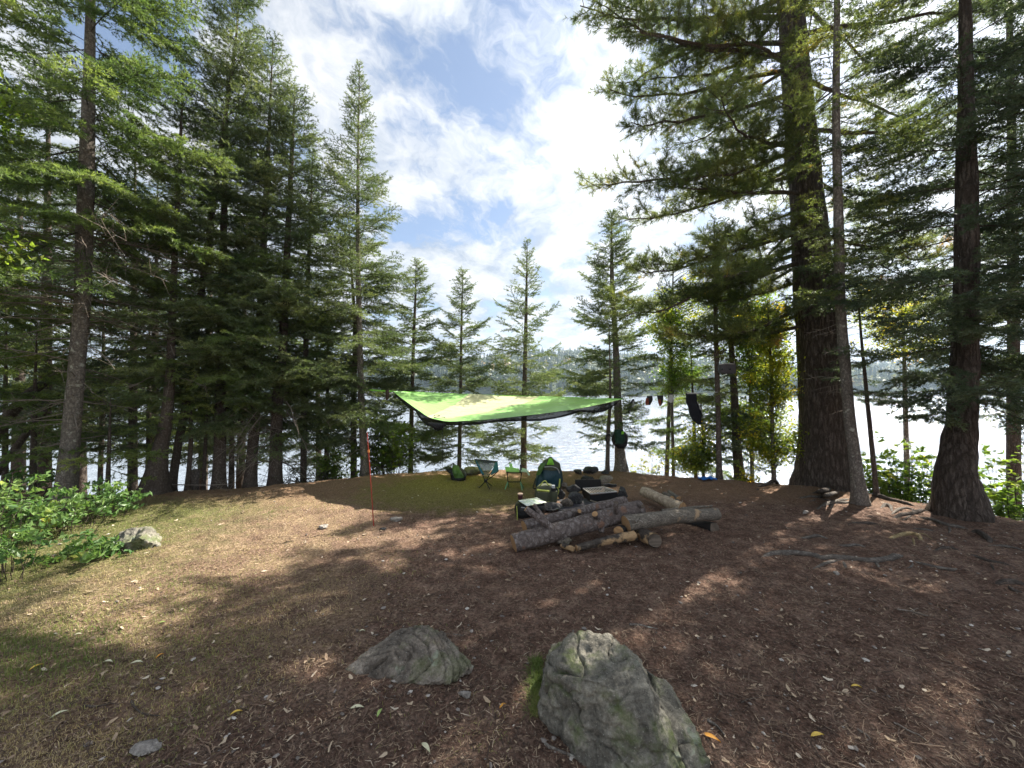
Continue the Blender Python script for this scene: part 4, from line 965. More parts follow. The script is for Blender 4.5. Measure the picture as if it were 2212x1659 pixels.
broadleaf('maple_sapling', 'broad green-yellow maple sapling between the dark hemlock and the orange one', 'tree', [(1625, 1040, 8), (1622, 900, 7), (1615, 640, 2)], 8.1,
          [W(1630, 760, 8.1, .75, .5, .65), W(1600, 900, 8.1, .75, .5, .55), W(1600, 660, 8.2, .8, .5, .5)], 12000, 0.055, 'maple', 606, vmean=0.62, group=GA)
broadleaf('maple_sapling', 'yellow-green sapling standing just right of the bushy spruce', 'tree', [(1455, 1035, 7), (1452, 900, 6), (1450, 690, 2)], 8.5,
          [W(1462, 790, 8.5, .6, .5, .55), W(1440, 700, 8.5, .55, .5, .45)], 6000, 0.052, 'maple', 607, vmean=0.55, group=GA)
GB = 'leafy bushes on the bank'
def bush_at(X, Y, d): p = P(X, Y, d); p[2] = max(gz(p[0], p[1]), -1.6); return p
shrub('leafy_bush', 'leafy green bush behind the slender spire trunk, top lit by the sun', 'bush', bush_at(838, 1015, 8.0), 1.45, 0.62, .5, 44, 66, 0.075, 'maple', 701, GB, vmean=0.55)
shrub('leafy_bush', 'lower leafy bush just left of the slender spire trunk', 'bush', bush_at(728, 1025, 7.7), 0.95, 0.55, .45, 26, 50, 0.07, 'maple', 702, GB, vmean=0.42)
shrub('leafy_bush', 'backlit leafy bush between the giant pine and the twisted trunk', 'bush', bush_at(1955, 1070, 6.5), 1.75, 0.78, .5, 52, 66, 0.085, 'maple', 703, GB, vmean=0.50)
shrub('leafy_bush', 'leafy bush right of the twisted trunk beside the lake', 'bush', bush_at(2190, 1105, 5.8), 1.5, 0.8, .5, 40, 60, 0.085, 'maple', 704, GB, vmean=0.40)
shrub('leafy_bush', 'small yellow-leaved bush at the foot of the dark hemlock', 'bush', bush_at(1615, 1030, 7.3), 0.36, 0.30, .2, 10, 30, 0.06, 'autumn', 705, GB, vmean=0.62)
shrub('leafy_bush', 'sparse yellowing bush beyond the bushy spruce trunk', 'bush', bush_at(1400, 1010, 8.6), 1.0, 0.45, .3, 12, 30, 0.055, 'autumn', 706, GB, vmean=0.48)
GU = 'leafy shrubs on the left'
for k, (X, Y, h, rx, ns, lb) in enumerate(((245, 1118, .42, .42, 30, 'leafy shrub with yellow-tinged leaves nearest the mossy rock'), (150, 1150, .36, .5, 30, 'leafy shrub in front of the big bare conifer'),
                                      (60, 1165, .45, .5, 34, 'leafy shrub with large pale leaves by the left edge'), (20, 1245, .38, .34, 22, 'bright leafy shrub lowest in the left corner of the shrubbery'),
                                      (40, 1095, .62, .55, 34, 'dark leafy shrub at the back of the left shrubbery'), (-60, 1190, .5, .5, 24, 'leafy shrub cut off by the left edge'), (170, 1205, .16, .40, 20, 'low creeping shrub at the left foot of the mossy rock'))):
    p = G(X, Y); shrub('leafy_shrub', lb, 'shrub', p, h * (1.75 if k % 2 else 1.25), rx * 1.1, rx * .8, int(ns * 0.75), 32, 0.060, 'shrub', 720 + k, GU, vmean=0.66 + 0.09 * (k % 3), flat=0.32, lowfill=0.3)
# brush pile of dead twigs
p = bush_at(680, 1036, 7.3)
rg = np.random.default_rng(5); mb = MB(); A, B, R0, R1 = [], [], [], []
for k in range(150):
    b0 = p + rg.normal(0, 1, 3) * (0.32, 0.2, 0.04); m = 6; s = np.linspace(0, 1, m)[:, None]; d = nrm(rg.normal(size=3) * (1.0, 0.6, 0.5) + (0, 0, 0.5)); L = rg.uniform(0.3, 0.95)
    q = b0 + d * L * s - np.array((0, 0, .35)) * L * s ** 2 + np.cumsum(rg.normal(0, .02, (m, 3)), 0); A.append(q[:-1]); B.append(q[1:]); r = 0.006 * (1 - .8 * s[:, 0]) + .001; R0.append(r[:-1]); R1.append(r[1:])
prisms(mb, np.concatenate(A), np.concatenate(B), np.concatenate(R0), np.concatenate(R1), 1)
A_ = np.concatenate(B)[::2]; needles(mb, A_, A_ + rg.normal(0, .03, A_.shape), 0.01, .035, .01, np.full(len(A_), .4), rg); tag(mb.build('brush_pile', [M['dark'], M['twig']], None, p), 'tangle of dark dead branches left of the leafy bush', 'brush')

# ------------------------------------------------------------ rocks
M['rock'] = m_rock('boulder_rock', (0.060, 0.056, 0.047), (0.150, 0.140, 0.116), (0.30, 0.28, 0.225), mossamt=0.6)
M['rock2'] = m_rock('layered_rock', (0.062, 0.052, 0.043), (0.155, 0.132, 0.108), (0.30, 0.26, 0.215), mossamt=0.4)
M['rockp'] = m_rock('pale_rock', (0.15, 0.135, 0.12), (0.27, 0.245, 0.22), (0.40, 0.37, 0.33), mossamt=0.1)
M['rockd'] = m_rock('sooty_rock', (0.016, 0.016, 0.017), (0.045, 0.045, 0.046), (0.105, 0.105, 0.102), mossamt=0.0, sc=1.6)
def HP(X, Y, h):
    d = FPX * (CAMZ - h) / max(Y - 846.0, 5)
    for _ in range(5):
        p = P(X, Y, d); d = d * (CAMZ - h) / max(CAMZ - p[2], 1e-3)
    return P(X, Y, d)
def hull_arrays(pts, voxel, smooth=2):
    import bmesh
    bm = bmesh.new()
    for p in pts: bm.verts.new(tuple(float(c) for c in p))
    r = bmesh.ops.convex_hull(bm, input=list(bm.verts))
    loose = [v for v in bm.verts if not v.link_faces]
    for v in loose: bm.verts.remove(v)
    me = bpy.data.meshes.new('tmp'); bm.to_mesh(me); bm.free()
    o = bpy.data.objects.new('tmp', me); COL.objects.link(o)
    md = o.modifiers.new('r', 'REMESH'); md.mode = 'VOXEL'; md.voxel_size = voxel
    if smooth: ms = o.modifiers.new('s', 'SMOOTH'); ms.iterations = smooth; ms.factor = 0.5
    dg = bpy.context.evaluated_depsgraph_get(); m2 = bpy.data.meshes.new_from_object(o.evaluated_get(dg))
    n = len(m2.vertices); v = np.empty(n * 3, np.float32); m2.vertices.foreach_get('co', v); v = v.reshape(-1, 3).astype(float)
    nn = np.empty(n * 3, np.float32); m2.vertices.foreach_get('normal', nn); nn = nn.reshape(-1, 3).astype(float)
    f = np.empty(len(m2.loops), np.int32); m2.loops.foreach_get('vertex_index', f); f = f.reshape(-1, 4)
    bpy.data.objects.remove(o); bpy.data.meshes.remove(me); bpy.data.meshes.remove(m2)
    return v, nn, f
def rock(name, label, cat, pts, mat, seed, voxel=0.02, amp=0.03, freq=5, strata=None, group=None, smooth=2, fine=0.25):
    pts = np.asarray(pts, float); v, nn, f = hull_arrays(pts, voxel, smooth)
    q = v * freq; d = fbm(q, 4, seed, 0.5) * amp
    rd = 1 - np.abs(fbm(v * freq * 0.8 + 31, 3, seed + 9)) * 2.2
    d = d - amp * 1.3 * np.clip(rd - 0.72, 0, 1) * 3.0 * 0.5
    cr = np.abs(fbm(v * np.array((1, 1, 1.6)) * freq * 0.55 + 71, 3, seed + 33, 0.55)); d -= amp * 1.1 * np.exp(-(cr / 0.035) ** 2)
    pl_ = fbm(v * freq * 0.9 + 11, 2, seed + 41); d += amp * 0.35 * (np.round(pl_ * 4) / 4 - pl_) * 2.0
    d += fine * amp * fbm(v * freq * 6, 3, seed + 20, 0.6)
    if strata is not None:
        ax, fr, am = strata; ax = nrm(np.array(ax, float))
        w_ = (v @ ax) * fr + 0.40 * fbm(v * 3.5, 3, seed + 4); saw = w_ - np.floor(w_)
        st = np.floor(w_); d += am * (_hash(st.astype(np.int64), st.astype(np.int64) * 0, st.astype(np.int64) * 0, seed) - 0.5) - am * 0.9 * np.exp(-(np.minimum(saw, 1 - saw) / 0.07) ** 2)
    v = v + nn * d[:, None]
    c = pts.mean(0); c[2] = gz(c[0], c[1])
    mb = MB(); mb.add(v, f, 0)
    return tag(mb.build(name, M[mat] if isinstance(mat, str) else mat, None, c), label, cat, group)
bp = [(1216, 1390, .29), (1234, 1380, .32), (1275, 1375, .34), (1316, 1380, .36), (1350, 1400, .36), (1384, 1428, .37), (1188, 1404, .30), (1176, 1432, .28), (1394, 1450, .33), (1196, 1462, .26), (1300, 1476, .33), (1390, 1480, .29),
      (1172, 1452, .10), (1164, 1540, .06), (1172, 1480, .20), (1192, 1590, .0), (1250, 1640, -.02), (1330, 1720, -.02), (1430, 1600, .19), (1400, 1520, .25), (1490, 1650, .03), (1470, 1740, -.05), (1420, 1560, .18)]
pts = [HP(*q) for q in bp] + [HP(1180, 1520, -.2), HP(1480, 1720, -.2), HP(1370, 1440, -.2), HP(1230, 1400, -.2)]
rock('boulder', 'big grey-green boulder with lichen in the foreground, largest rock', 'boulder', pts, 'rock', 5, voxel=0.0075, amp=0.026, freq=5.5, smooth=1, fine=0.32)
sp = [(1384, 1436, .15), (1412, 1455, .165), (1446, 1474, .15), (1482, 1532, .12), (1512, 1592, .08), (1528, 1650, .0), (1486, 1668, .02), (1440, 1570, .10), (1405, 1500, .12), (1392, 1462, .13)]
pts = [HP(*q) for q in sp] + [HP(1400, 1470, -.15), HP(1500, 1660, -.15), HP(1450, 1500, -.15)]
rock('split_slab', 'narrow grey slab split off the right side of the big boulder', 'rock', pts, 'rock', 8, voxel=0.0085, amp=0.014, freq=7, strata=((.6, .3, .7), 9, 0.006))
mp_ = [(733, 1452, 0), (768, 1425, .03), (812, 1393, .06), (856, 1366, .11), (888, 1350, .15), (925, 1352, .16), (962, 1366, .13), (972, 1388, .08), (1004, 1412, .06), (1026, 1440, .03), (1022, 1456, .0), (985, 1474, 0), (962, 1472, .04),
       (905, 1482, 0), (850, 1466, 0), (780, 1464, 0), (870, 1395, .14), (935, 1395, .14), (830, 1420, .09), (960, 1440, .09)]
mp_ = [(X, Y, h * .85) for X, Y, h in mp_]
pts = [HP(*q) for q in mp_] + [HP(900, 1400, -.12), HP(990, 1440, -.1), HP(800, 1440, -.1)]
rock('layered_rock', 'low brown layered rock with mossy cracks, left of the big boulder', 'rock', pts, 'rock2', 12, voxel=0.0065, amp=0.011, freq=8, smooth=0, fine=0.5, strata=((-.34, -.5, .80), 30, 0.022))
lp_ = [(213, 1197, 0), (238, 1172, .06), (268, 1152, .13), (298, 1141, .18), (322, 1137, .20), (338, 1160, .10), (352, 1184, 0), (318, 1190, 0), (270, 1196, 0), (300, 1160, .17)]
pts = [HP(*q) for q in lp_] + [HP(250, 1150, -.1), HP(340, 1150, -.1)]
rock('mossy_rock', 'wedge-shaped grey mossy rock in the grass at the left', 'rock', pts, 'rock', 15, voxel=0.011, amp=0.024, freq=6, smooth=0, fine=0.35, strata=((.5, 0, .8), 9, 0.008))

def stone_px(name, label, cat, X, Yb, w, h, seed, mat='rockd', zb=None, dr=0.7, group=None, tilt=(0, 0), vox=None, amp=None, d=None, flat=0.0):
    g = G(X, Yb) if d is None else P(X, Yb, d)
    if d is not None and zb is None: zb = None
    k = g[1] / FPX; W_, H_ = w * k, h * k; rg = np.random.default_rng(seed)
    p = nrm(rg.normal(size=(16, 3))) * rg.uniform(0.82, 1.05, (16, 1)); p[:, 2] = np.clip(p[:, 2], -0.7, 0.80 - flat)
    p = p * np.array((W_ / 2, W_ / 2 * dr, H_ / 1.55)) + np.array((0, 0, H_ * 0.45))
    R = np.array(Euler((tilt[0], tilt[1], rg.uniform(-.3, .3))).to_matrix())
    p = p @ R.T + g + np.array((0, W_ * dr * 0.3, 0)); 
    if zb is not None: p[:, 2] += zb - g[2]
    return rock(name, label, cat, p, mat, seed, voxel=vox or max(0.006, W_ * 0.035), amp=amp or W_ * 0.045, freq=2.2 / W_, group=group, smooth=1)
SG = 'stones of the fire ring'
for a in (('tan-topped stone at the back right of the fire ring', 1311, 1050, 40, 22, 1, 'rock2', None), ('dark flat stone resting at the right of the steel grate', 1318, 1066, 34, 13, 2, 'rockd', 0.12),
          ('dark slab leaning against the right side of the fire box', 1345, 1086, 30, 34, 3, 'rockd', None), ('flat grey stone left of the steel back plate', 1243, 1072, 42, 24, 4, 'rockd', None),
          ('sooty stone at the left wall of the fire box', 1244, 1092, 44, 26, 5, 'rockd', None), ('small rough stone right of the olive rucksack', 1214, 1080, 22, 26, 6, 'rockd', None),
          ('pale-topped angular stone in front of the fire ring', 1224, 1099, 38, 23, 7, 'rock2', None), ('dark slab under the olive rucksack', 1186, 1108, 60, 20, 8, 'rockd', None),
          ('grey stone behind the olive rucksack beside the big pack', 1220, 1058, 22, 18, 9, 'rock2', None), ('low dark stone at the right foot of the fire ring', 1340, 1092, 24, 12, 10, 'rockd', None),
          ('black stone behind the steel back plate', 1272, 1044, 40, 16, 11, 'rockd', None)):
    stone_px('fire_ring_stone', a[0], 'stone', a[1], a[2], a[3], a[4], 30 + a[5], a[6], a[7], group=SG)
for a in (('pale flat stone near the foot of the red pole', 854, 1128, 34, 11, 41, 'rockp'), ('pale stone on the lit ground left of the red pole', 695, 1144, 26, 9, 42, 'rockp'),
          ('pinkish pale stone between the layered rock and the boulder', 1006, 1510, 30, 17, 43, 'rockp'), ('flat pale stone at the bottom edge of the picture, left', 298, 1648, 78, 26, 44, 'rockp'),
          ('rounded grey rock at the bank edge behind the blue chair', 1022, 1026, 52, 20, 45, 'rock'), ('small pale stone above the big boulder', 1262, 1364, 16, 9, 46, 'rockp'),
          ('grey stone below the long surface root', 1812, 1244, 22, 9, 47, 'rockp'), ('small grey stone by the roots of the slender trunk', 1742, 1112, 16, 10, 48, 'rockp'),
          ('small dark stone just in front of the red pole', 826, 1147, 18, 7, 49, 'rockd'), ('tan stone wedged in the cleft of the big boulder', 1540, 1600, 12, 8, 50, 'rockp')):
    if 'wedged' in a[0]:
        c = HP(1403, 1527, .14); rg = np.random.default_rng(3); rock('stone', a[0], 'stone', c + nrm(rg.normal(size=(12, 3))) * (0.018, .018, .028), 'rockp', 50, voxel=0.004, amp=0.003, freq=40); continue
    stone_px('stone', a[0], 'stone', a[1], a[2], a[3], a[4], a[5], a[6], group='loose stones on the ground', flat=0.3)
for k, (X, w_, h_, lb) in enumerate(((1248, 26, 12, 'dark rock at the bank edge right of the big pack, leftmost of three'), (1278, 36, 18, 'jagged dark rock at the bank edge, largest of three'), (1308, 24, 11, 'dark rock at the bank edge left of the bushy spruce trunk'))):
    stone_px('bank_rock', lb, 'rock', X, 1026, w_, h_, 60 + k, 'rockd', group='rocks at the bank edge')

# ------------------------------------------------------------ logs
M['logbark'] = m_bark('red_pine_log_bark', (0.055, 0.043, 0.038), (0.175, 0.143, 0.130), (0.36, 0.325, 0.305), (22, 22, 15), 1.0, 0.03, patch=((0.24, 0.135, 0.09), 7, 0.62))
M['logold'] = m_bark('weathered_log', (0.045, 0.038, 0.032), (0.16, 0.14, 0.115), (0.32, 0.285, 0.235), (9, 60, 60), 0.8, 0.010, patch=((0.36, 0.25, 0.15), 6, 0.60))
M['logpeel'] = m_bark('peeling_log', (0.02, 0.018, 0.016), (0.07, 0.058, 0.048), (0.14, 0.12, 0.10), (22, 22, 22), 0.8, 0.02, patch=((0.42, 0.28, 0.15), 6, 0.50))
M['logpale'] = m_bark('pale_log', (0.16, 0.12, 0.085), (0.36, 0.29, 0.21), (0.50, 0.43, 0.33), (22, 22, 14), 0.7, 0.012)
M['char'] = m_plain('charred_wood', (0.018, 0.016, 0.015), 0.9, bs=0.8)
M['end'] = m_wood_end('cut_wood', (0.40, 0.25, 0.125), (0.22, 0.125, 0.06)); M['enddark'] = m_wood_end('dark_cut_wood', (0.13, 0.10, 0.075), (0.05, 0.04, 0.03))
def log(name, label, cat, a, b, r0, r1, mat, endmat='end', seed=0, rn=0.07, sag=0.0, stubs=(), group=None, sides=26, mids=()):
    """a, b = (X, Y, depth) of the end centres"""
    pa, pb = P(*a), P(*b); ms = [P(*q) for q in mids]
    pts = np.array([pa] + ms + [pb]); root = thing(name, label, cat, (pa + pb) / 2, group)
    rad = np.linspace(r0, r1, len(pts)); p, r = resample(pts, rad, 40)
    rg = np.random.default_rng(seed); p[1:-1] += 0.006 * np.stack([fbm(p[1:-1] * 4 + k * 9, 2, seed) for k in range(3)], 1)
    mb = MB(); tube(mb, p, r, sides, rn=rn, seed=seed, rs=7.0, caps=False); mb.build('bark', M[mat], root)
    t_, n_, b_ = frames(p); an = np.linspace(0, 2 * np.pi, sides, endpoint=False)
    for e, q in ((0, p[0]), (-1, p[-1])):
        rr = r[e] * (1 + rn * fbm((q * 7.0 + (n_[e] * np.cos(an)[:, None] + b_[e] * np.sin(an)[:, None]) * 1.6), 3, seed)) * 0.985
        ring = q + rr[:, None] * (n_[e] * np.cos(an)[:, None] + b_[e] * np.sin(an)[:, None])
        sgn = -1 if e == 0 else 1; c = q + t_[e] * sgn * 0.004
        mid = q + (ring - q) * 0.5 + t_[e] * sgn * 0.003
        v = np.vstack([ring, mid, c[None]]); j = np.arange(sides); j2 = (j + 1) % sides
        f = np.stack([j, j2, sides + j2, sides + j], 1); f3 = np.stack([sides + j, sides + j2, np.full(sides, 2 * sides)], 1)
        if e == 0: f, f3 = f[:, ::-1], f3[:, ::-1]
        mb = MB(); mb.add(v, f, 0, smooth=False); mb.add(v, f3, 0, smooth=False); mb.build('cut_end', M[endmat], root)
    for (pl, rs_, em) in stubs:
        q = np.array([P(*s) for s in pl]); mb = MB(); tube(mb, q, np.linspace(rs_[0], rs_[1], len(q)), 12, rn=0.10, seed=seed + 3, m=12, capmat=1); mb.build('branch_stub', [M[mat], M[em]], root)
    return root
GLg = 'logs piled in front of the fire ring'
log('pine_log', 'long thick reddish log with forked stub, front of the pile', 'log', (1109, 1174, 3.90), (1384, 1099, 4.35), 0.088, 0.098, 'logbark', seed=1, rn=0.05, group=GLg, sides=36,
    stubs=((((1192, 1142, 4.0), (1168, 1122, 3.97), (1148, 1108, 3.95), (1136, 1098, 3.95)), (0.040, 0.028), 'end'), (((1182, 1130, 4.0), (1166, 1108, 4.02), (1153, 1090, 4.03)), (0.028, 0.018), 'end'),
           (((1293, 1122, 4.15), (1285, 1110, 4.05)), (0.036, 0.030), 'end'), (((1332, 1110, 4.2), (1330, 1097, 4.13), (1331, 1086, 4.1)), (0.030, 0.024), 'enddark'), (((1300, 1135, 4.15), (1299, 1150, 4.12)), (0.034, 0.030), 'enddark'),
           (((1376, 1090, 4.3), (1388, 1094, 4.2)), (0.024, 0.018), 'enddark')))
log('pine_log', 'paler log lying behind the thick forked one, against the fire ring', 'log', (1132, 1138, 4.35), (1350, 1083, 4.85), 0.070, 0.066, 'logbark', seed=2, group=GLg,
    stubs=((((1240, 1112, 4.55), (1252, 1104, 4.40)), (0.030, 0.024), 'end'),))
log('weathered_log', 'smooth weathered log pointing right, its right end resting on a dark log', 'log', (1352, 1132, 4.10), (1549, 1110, 4.45), 0.085, 0.066, 'logold', 'end', seed=3, rn=0.09, group=GLg, mids=((1450, 1116, 4.25),),
    stubs=((((1380, 1118, 4.1), (1372, 1128, 3.98)), (0.022, 0.010), 'enddark'),))
log('weathered_log', 'thin grey dead limb lying along the back of the smooth weathered log', 'log', (1430, 1104, 4.65), (1538, 1092, 4.75), 0.020, 0.013, 'logold', 'enddark', seed=4, group=GLg, sides=12)
log('pale_log', 'pale rough log leaning from the back of the pile', 'log', (1390, 1062, 5.45), (1474, 1098, 4.70), 0.068, 0.072, 'logpale', 'end', seed=5, group=GLg, rn=0.1)
log('dark_log', 'black rotten log lying under the right end of the weathered log', 'log', (1480, 1128, 4.65), (1543, 1140, 4.38), 0.055, 0.060, 'char', 'enddark', seed=6, group=GLg, rn=0.16)
log('peeled_log', 'thin log with half-peeled bark at the front of the pile', 'log', (1245, 1184, 3.86), (1372, 1156, 4.02), 0.031, 0.050, 'logpeel', 'end', seed=7, group=GLg, rn=0.12, mids=((1310, 1168, 3.93),))
log('short_log', 'short thick billet with a dark sawn end, right end of the peeled log', 'log', (1384, 1152, 4.12), (1414, 1167, 3.92), 0.066, 0.070, 'logpeel', 'enddark', seed=8, group=GLg, rn=0.08)
log('short_log', 'small dark billet with a pale sawn end under the thick log', 'log', (1336, 1147, 4.02), (1364, 1142, 4.35), 0.050, 0.055, 'char', 'end', seed=9, group=GLg, rn=0.08)
log('rotten_log', 'crumbling brown piece of wood between the front log and the peeled log', 'log', (1216, 1176, 3.95), (1238, 1186, 3.84), 0.030, 0.024, 'logpeel', 'end', seed=10, group=GLg, rn=0.3)
stone_px('prop_stone', 'flat-topped grey stone propping up the front of the thick log', 'stone', 1217, 1184, 48, 30, 71, 'rock2', dr=0.6, flat=0.2)
GS = 'split firewood behind the pile'
for k, (a, b, lb) in enumerate((((1434, 1066, 5.5), (1452, 1076, 5.2), 'split firewood stick with a reddish end, left of three'), ((1446, 1064, 5.5), (1466, 1077, 5.2), 'split firewood stick with an orange end, top right of three'), ((1450, 1074, 5.45), (1468, 1087, 5.1), 'split firewood stick lowest of the three'))):
    log('firewood', lb, 'firewood', a, b, 0.030, 0.030, 'logold', 'end', seed=20 + k, group=GS, rn=0.2, sides=9)

# ------------------------------------------------------------ steel fire box with grate
M['steel'] = m_plain('sooty_steel', (0.020, 0.020, 0.021), 0.55, 0.6, 0.3); M['bar'] = m_plain('grate_bars', (0.34, 0.33, 0.32), 0.5, 0.3, 0.2)
fb = thing('fire_box', 'black steel fire box with a bar grate inside the stone ring', 'fire pit', G(1296, 1092))
def quad_slab(mb, q, th, mat=0):
    q = np.array(q, float); n = nrm(np.cross(q[1] - q[0], q[3] - q[0])) * th
    v = np.vstack([q, q + n]); mb.add(v, np.array([(0, 1, 2, 3), (7, 6, 5, 4), (0, 4, 5, 1), (1, 5, 6, 2), (2, 6, 7, 3), (3, 7, 4, 0)]), mat, smooth=False)
bl, br_, fl_, fr_ = P(1259, 1055, 5.95), P(1306, 1052, 5.95), P(1276, 1067, 5.40), P(1332, 1062, 5.40)
mb = MB(); tl, tr_ = P(1242, 1036, 6.0), P(1297, 1035, 6.0); bl2, br2 = P(1243, 1060, 6.0), P(1300, 1058, 6.0)
quad_slab(mb, [bl2, br2, tr_, tl], 0.012); mb.build('back_plate', M['steel'], fb)
mb = MB(); f0, f1 = fl_.copy(), fr_.copy(); f0[2] = f1[2] = gz(0.9, 5.4) - 0.02; quad_slab(mb, [f0, f1, fr_ - (0, 0, .012), fl_ - (0, 0, .012)], 0.010); mb.build('front_panel', M['steel'], fb)
for a_, b_ in ((bl, fl_), (fr_, br_)):
    g0, g1 = a_.copy(), b_.copy(); g0[2] = g1[2] = gz(0.9, 5.5) - 0.02; mb = MB(); quad_slab(mb, [g0, g1, b_ - (0, 0, .012), a_ - (0, 0, .012)], 0.010); mb.build('side_panel', M['steel'], fb)
mb = MB()
for a_, b_ in ((bl, br_), (fl_, fr_), (bl, fl_), (br_, fr_)): tube(mb, [a_, b_], 0.009, 6)
for k in range(1, 9):
    u = k / 9; tube(mb, [bl * (1 - u) + br_ * u, fl_ * (1 - u) + fr_ * u], 0.0055, 6)
mb.build('grate', M['bar'], fb)
mb = MB(); c = G(1290, 1096); xx, yy = np.meshgrid(np.linspace(-.55, .5, 40), np.linspace(-.25, .45, 30)); rr_ = np.sqrt((xx / .55) ** 2 + ((yy - .1) / .36) ** 2)
zz_ = 0.035 * np.clip(1 - rr_, -0.6, 1) + 0.012 * fbm2(xx * 9, yy * 9, 3, 4); mb.add(np.stack([xx + c[0], yy + c[1], zz_ + gz(c[0], c[1]) + 0.004], -1).reshape(-1, 3), grid_faces(30, 40))
kind(mb.build('ash_bed', m_plain('ash', (0.045, 0.043, 0.048), 0.95, bs=0.8, nscale=60)), 'stuff', 'dark ash and charcoal round the fire box', 'ash')
log('charred_stick', 'short charred stick with pale broken tip beside the fire box front', 'stick', (1276, 1081, 5.2), (1293, 1086, 5.05), 0.012, 0.010, 'logold', 'end', seed=31, sides=8)

# ------------------------------------------------------------ tarp
def m_tarp(name, col, tr, wr=0.0):
    m, t = newmat(name); co = obj_co(t)
    mpn = t.n('ShaderNodeMapping', ins={0: co}); mpn.inputs['Scale'].default_value = (1.6, 9, 9) if not wr else (2.2, 34, 34)
    n = t.noise(mpn.outputs[0], 1.0, 5, 0.55, 0.4)
    c = t.mix(t.math('MULTIPLY', n, 0.5), tuple(x * 0.88 for x in col), tuple(min(1, x * 1.1) for x in col))
    if wr: c = t.mix(t.ramp(n, [(0.50, 0.0), (0.60, 0.55)]), c, (0.42, 0.44, 0.22))
    bn = t.n('ShaderNodeBump', ins={'Strength': 0.6 if not wr else 0.9, 'Distance': 0.02 if not wr else 0.03, 'Height': n})
    d = t.n('ShaderNodeBsdfPrincipled', ins={'Base Color': c, 'Roughness': 0.42, 'Specular IOR Level': 0.5, 'Normal': bn.outputs[0], 'Sheen Weight': 0.2}).outputs[0]
    tb = t.n('ShaderNodeBsdfTranslucent', ins={'Color': (*tr, 1), 'Normal': bn.outputs[0]}).outputs[0]
    out(t, t.n('ShaderNodeMixShader', ins={0: 0.46, 1: d, 2: tb}).outputs[0]); return m
M['tg'] = m_tarp('green_ripstop', (0.42, 0.84, 0.24), (0.45, 0.85, 0.08)); M['ty'] = m_tarp('yellow_mesh_panel', (0.90, 0.94, 0.54), (0.75, 0.80, 0.22), 1)
M['net'] = m_cloth('black_netting', (0.012, 0.013, 0.015), rough=0.6, alpha=0.88); M['edge'] = m_plain('bright_green_trim', (0.22, 0.60, 0.05), 0.5)
A_ = P(848, 845.5, 7.28); B_ = P(1346, 862, 6.90)
far_px = [(848, 845.5, 7.28), (900, 847, 7.75), (990, 851, 8.0), (1080, 854, 8.05), (1150, 856, 8.0), (1230, 858, 7.75), (1290, 860, 7.35), (1346, 862, 6.9)]
near_px = [(848, 845.5, 7.28), (866, 860, 6.85), (884, 873, 6.5), (923, 900, 6.15), (945, 907, 6.02), (969, 911, 5.95), (1010, 909.5, 5.92), (1060, 906, 5.95), (1112, 901, 6.0), (1175, 893.5, 6.12), (1237, 885, 6.30), (1290, 875, 6.55), (1346, 862, 6.9)]
def by_len(pp, m):
    q = np.array([P(*a) for a in pp]); q, _ = resample(q, np.ones(len(q)), 200); L = np.concatenate([[0], np.cumsum(np.linalg.norm(np.diff(q, axis=0), axis=1))]); u = np.linspace(0, L[-1], m)
    return np.stack([np.interp(u, L, q[:, k]) for k in range(3)], 1)
NU, NV = 150, 60
far_, near_ = by_len(far_px, NU), by_len(near_px, NU)
U, V_ = np.meshgrid(np.linspace(0, 1, NU), np.linspace(0, 1, NV))
S = far_[None] * (1 - V_[..., None]) + near_[None] * V_[..., None]
wid = np.sin(np.pi * U) ** 0.7
S[..., 2] -= 0.045 * wid * np.sin(np.pi * V_) ** 1.0 * (0.6 + 0.4 * V_)
rad_ = np.minimum(U, 1 - U)
S[..., 2] += 0.010 * np.sin(V_ * 26 + 2 * fbm2(U * 3, V_ * 3, 2, 3)) * np.exp(-((rad_ - 0.10) / 0.10) ** 2) + 0.008 * fbm2(U * 6, V_ * 28, 3, 8) * wid + 0.012 * fbm2(U * 9, V_ * 4, 2, 12) * wid
# seams: left seam follows a gentle arc, right seam runs diagonally
xL = np.interp(V_, [0, .5, 1], [0.335, 0.318, 0.292]); xR = V_
tarp = thing('hammock_tent', 'bright green suspended tent with pale yellow middle panel and black netting edge', 'tarp', (float(S[..., 0].mean()), float(S[..., 1].mean()), gz(0, 6.8)))
fc = grid_faces(NV, NU); cu = U.ravel()[fc].mean(1); cl = xL.ravel()[fc].mean(1); cr_ = xR.ravel()[fc].mean(1)
# move grid columns on to the seams
for seam in (xL, xR):
    k = np.argmin(np.abs(U - seam), axis=1)
def sub(mask, name, mat):
    mb = MB(); mb.add(S.reshape(-1, 3), fc[mask], 0)
    o = mb.build(name, mat, tarp)
    import bmesh
    bm = bmesh.new(); bm.from_mesh(o.data); [bm.verts.remove(v) for v in [v for v in bm.verts if not v.link_faces]]; bm.to_mesh(o.data); bm.free(); return o
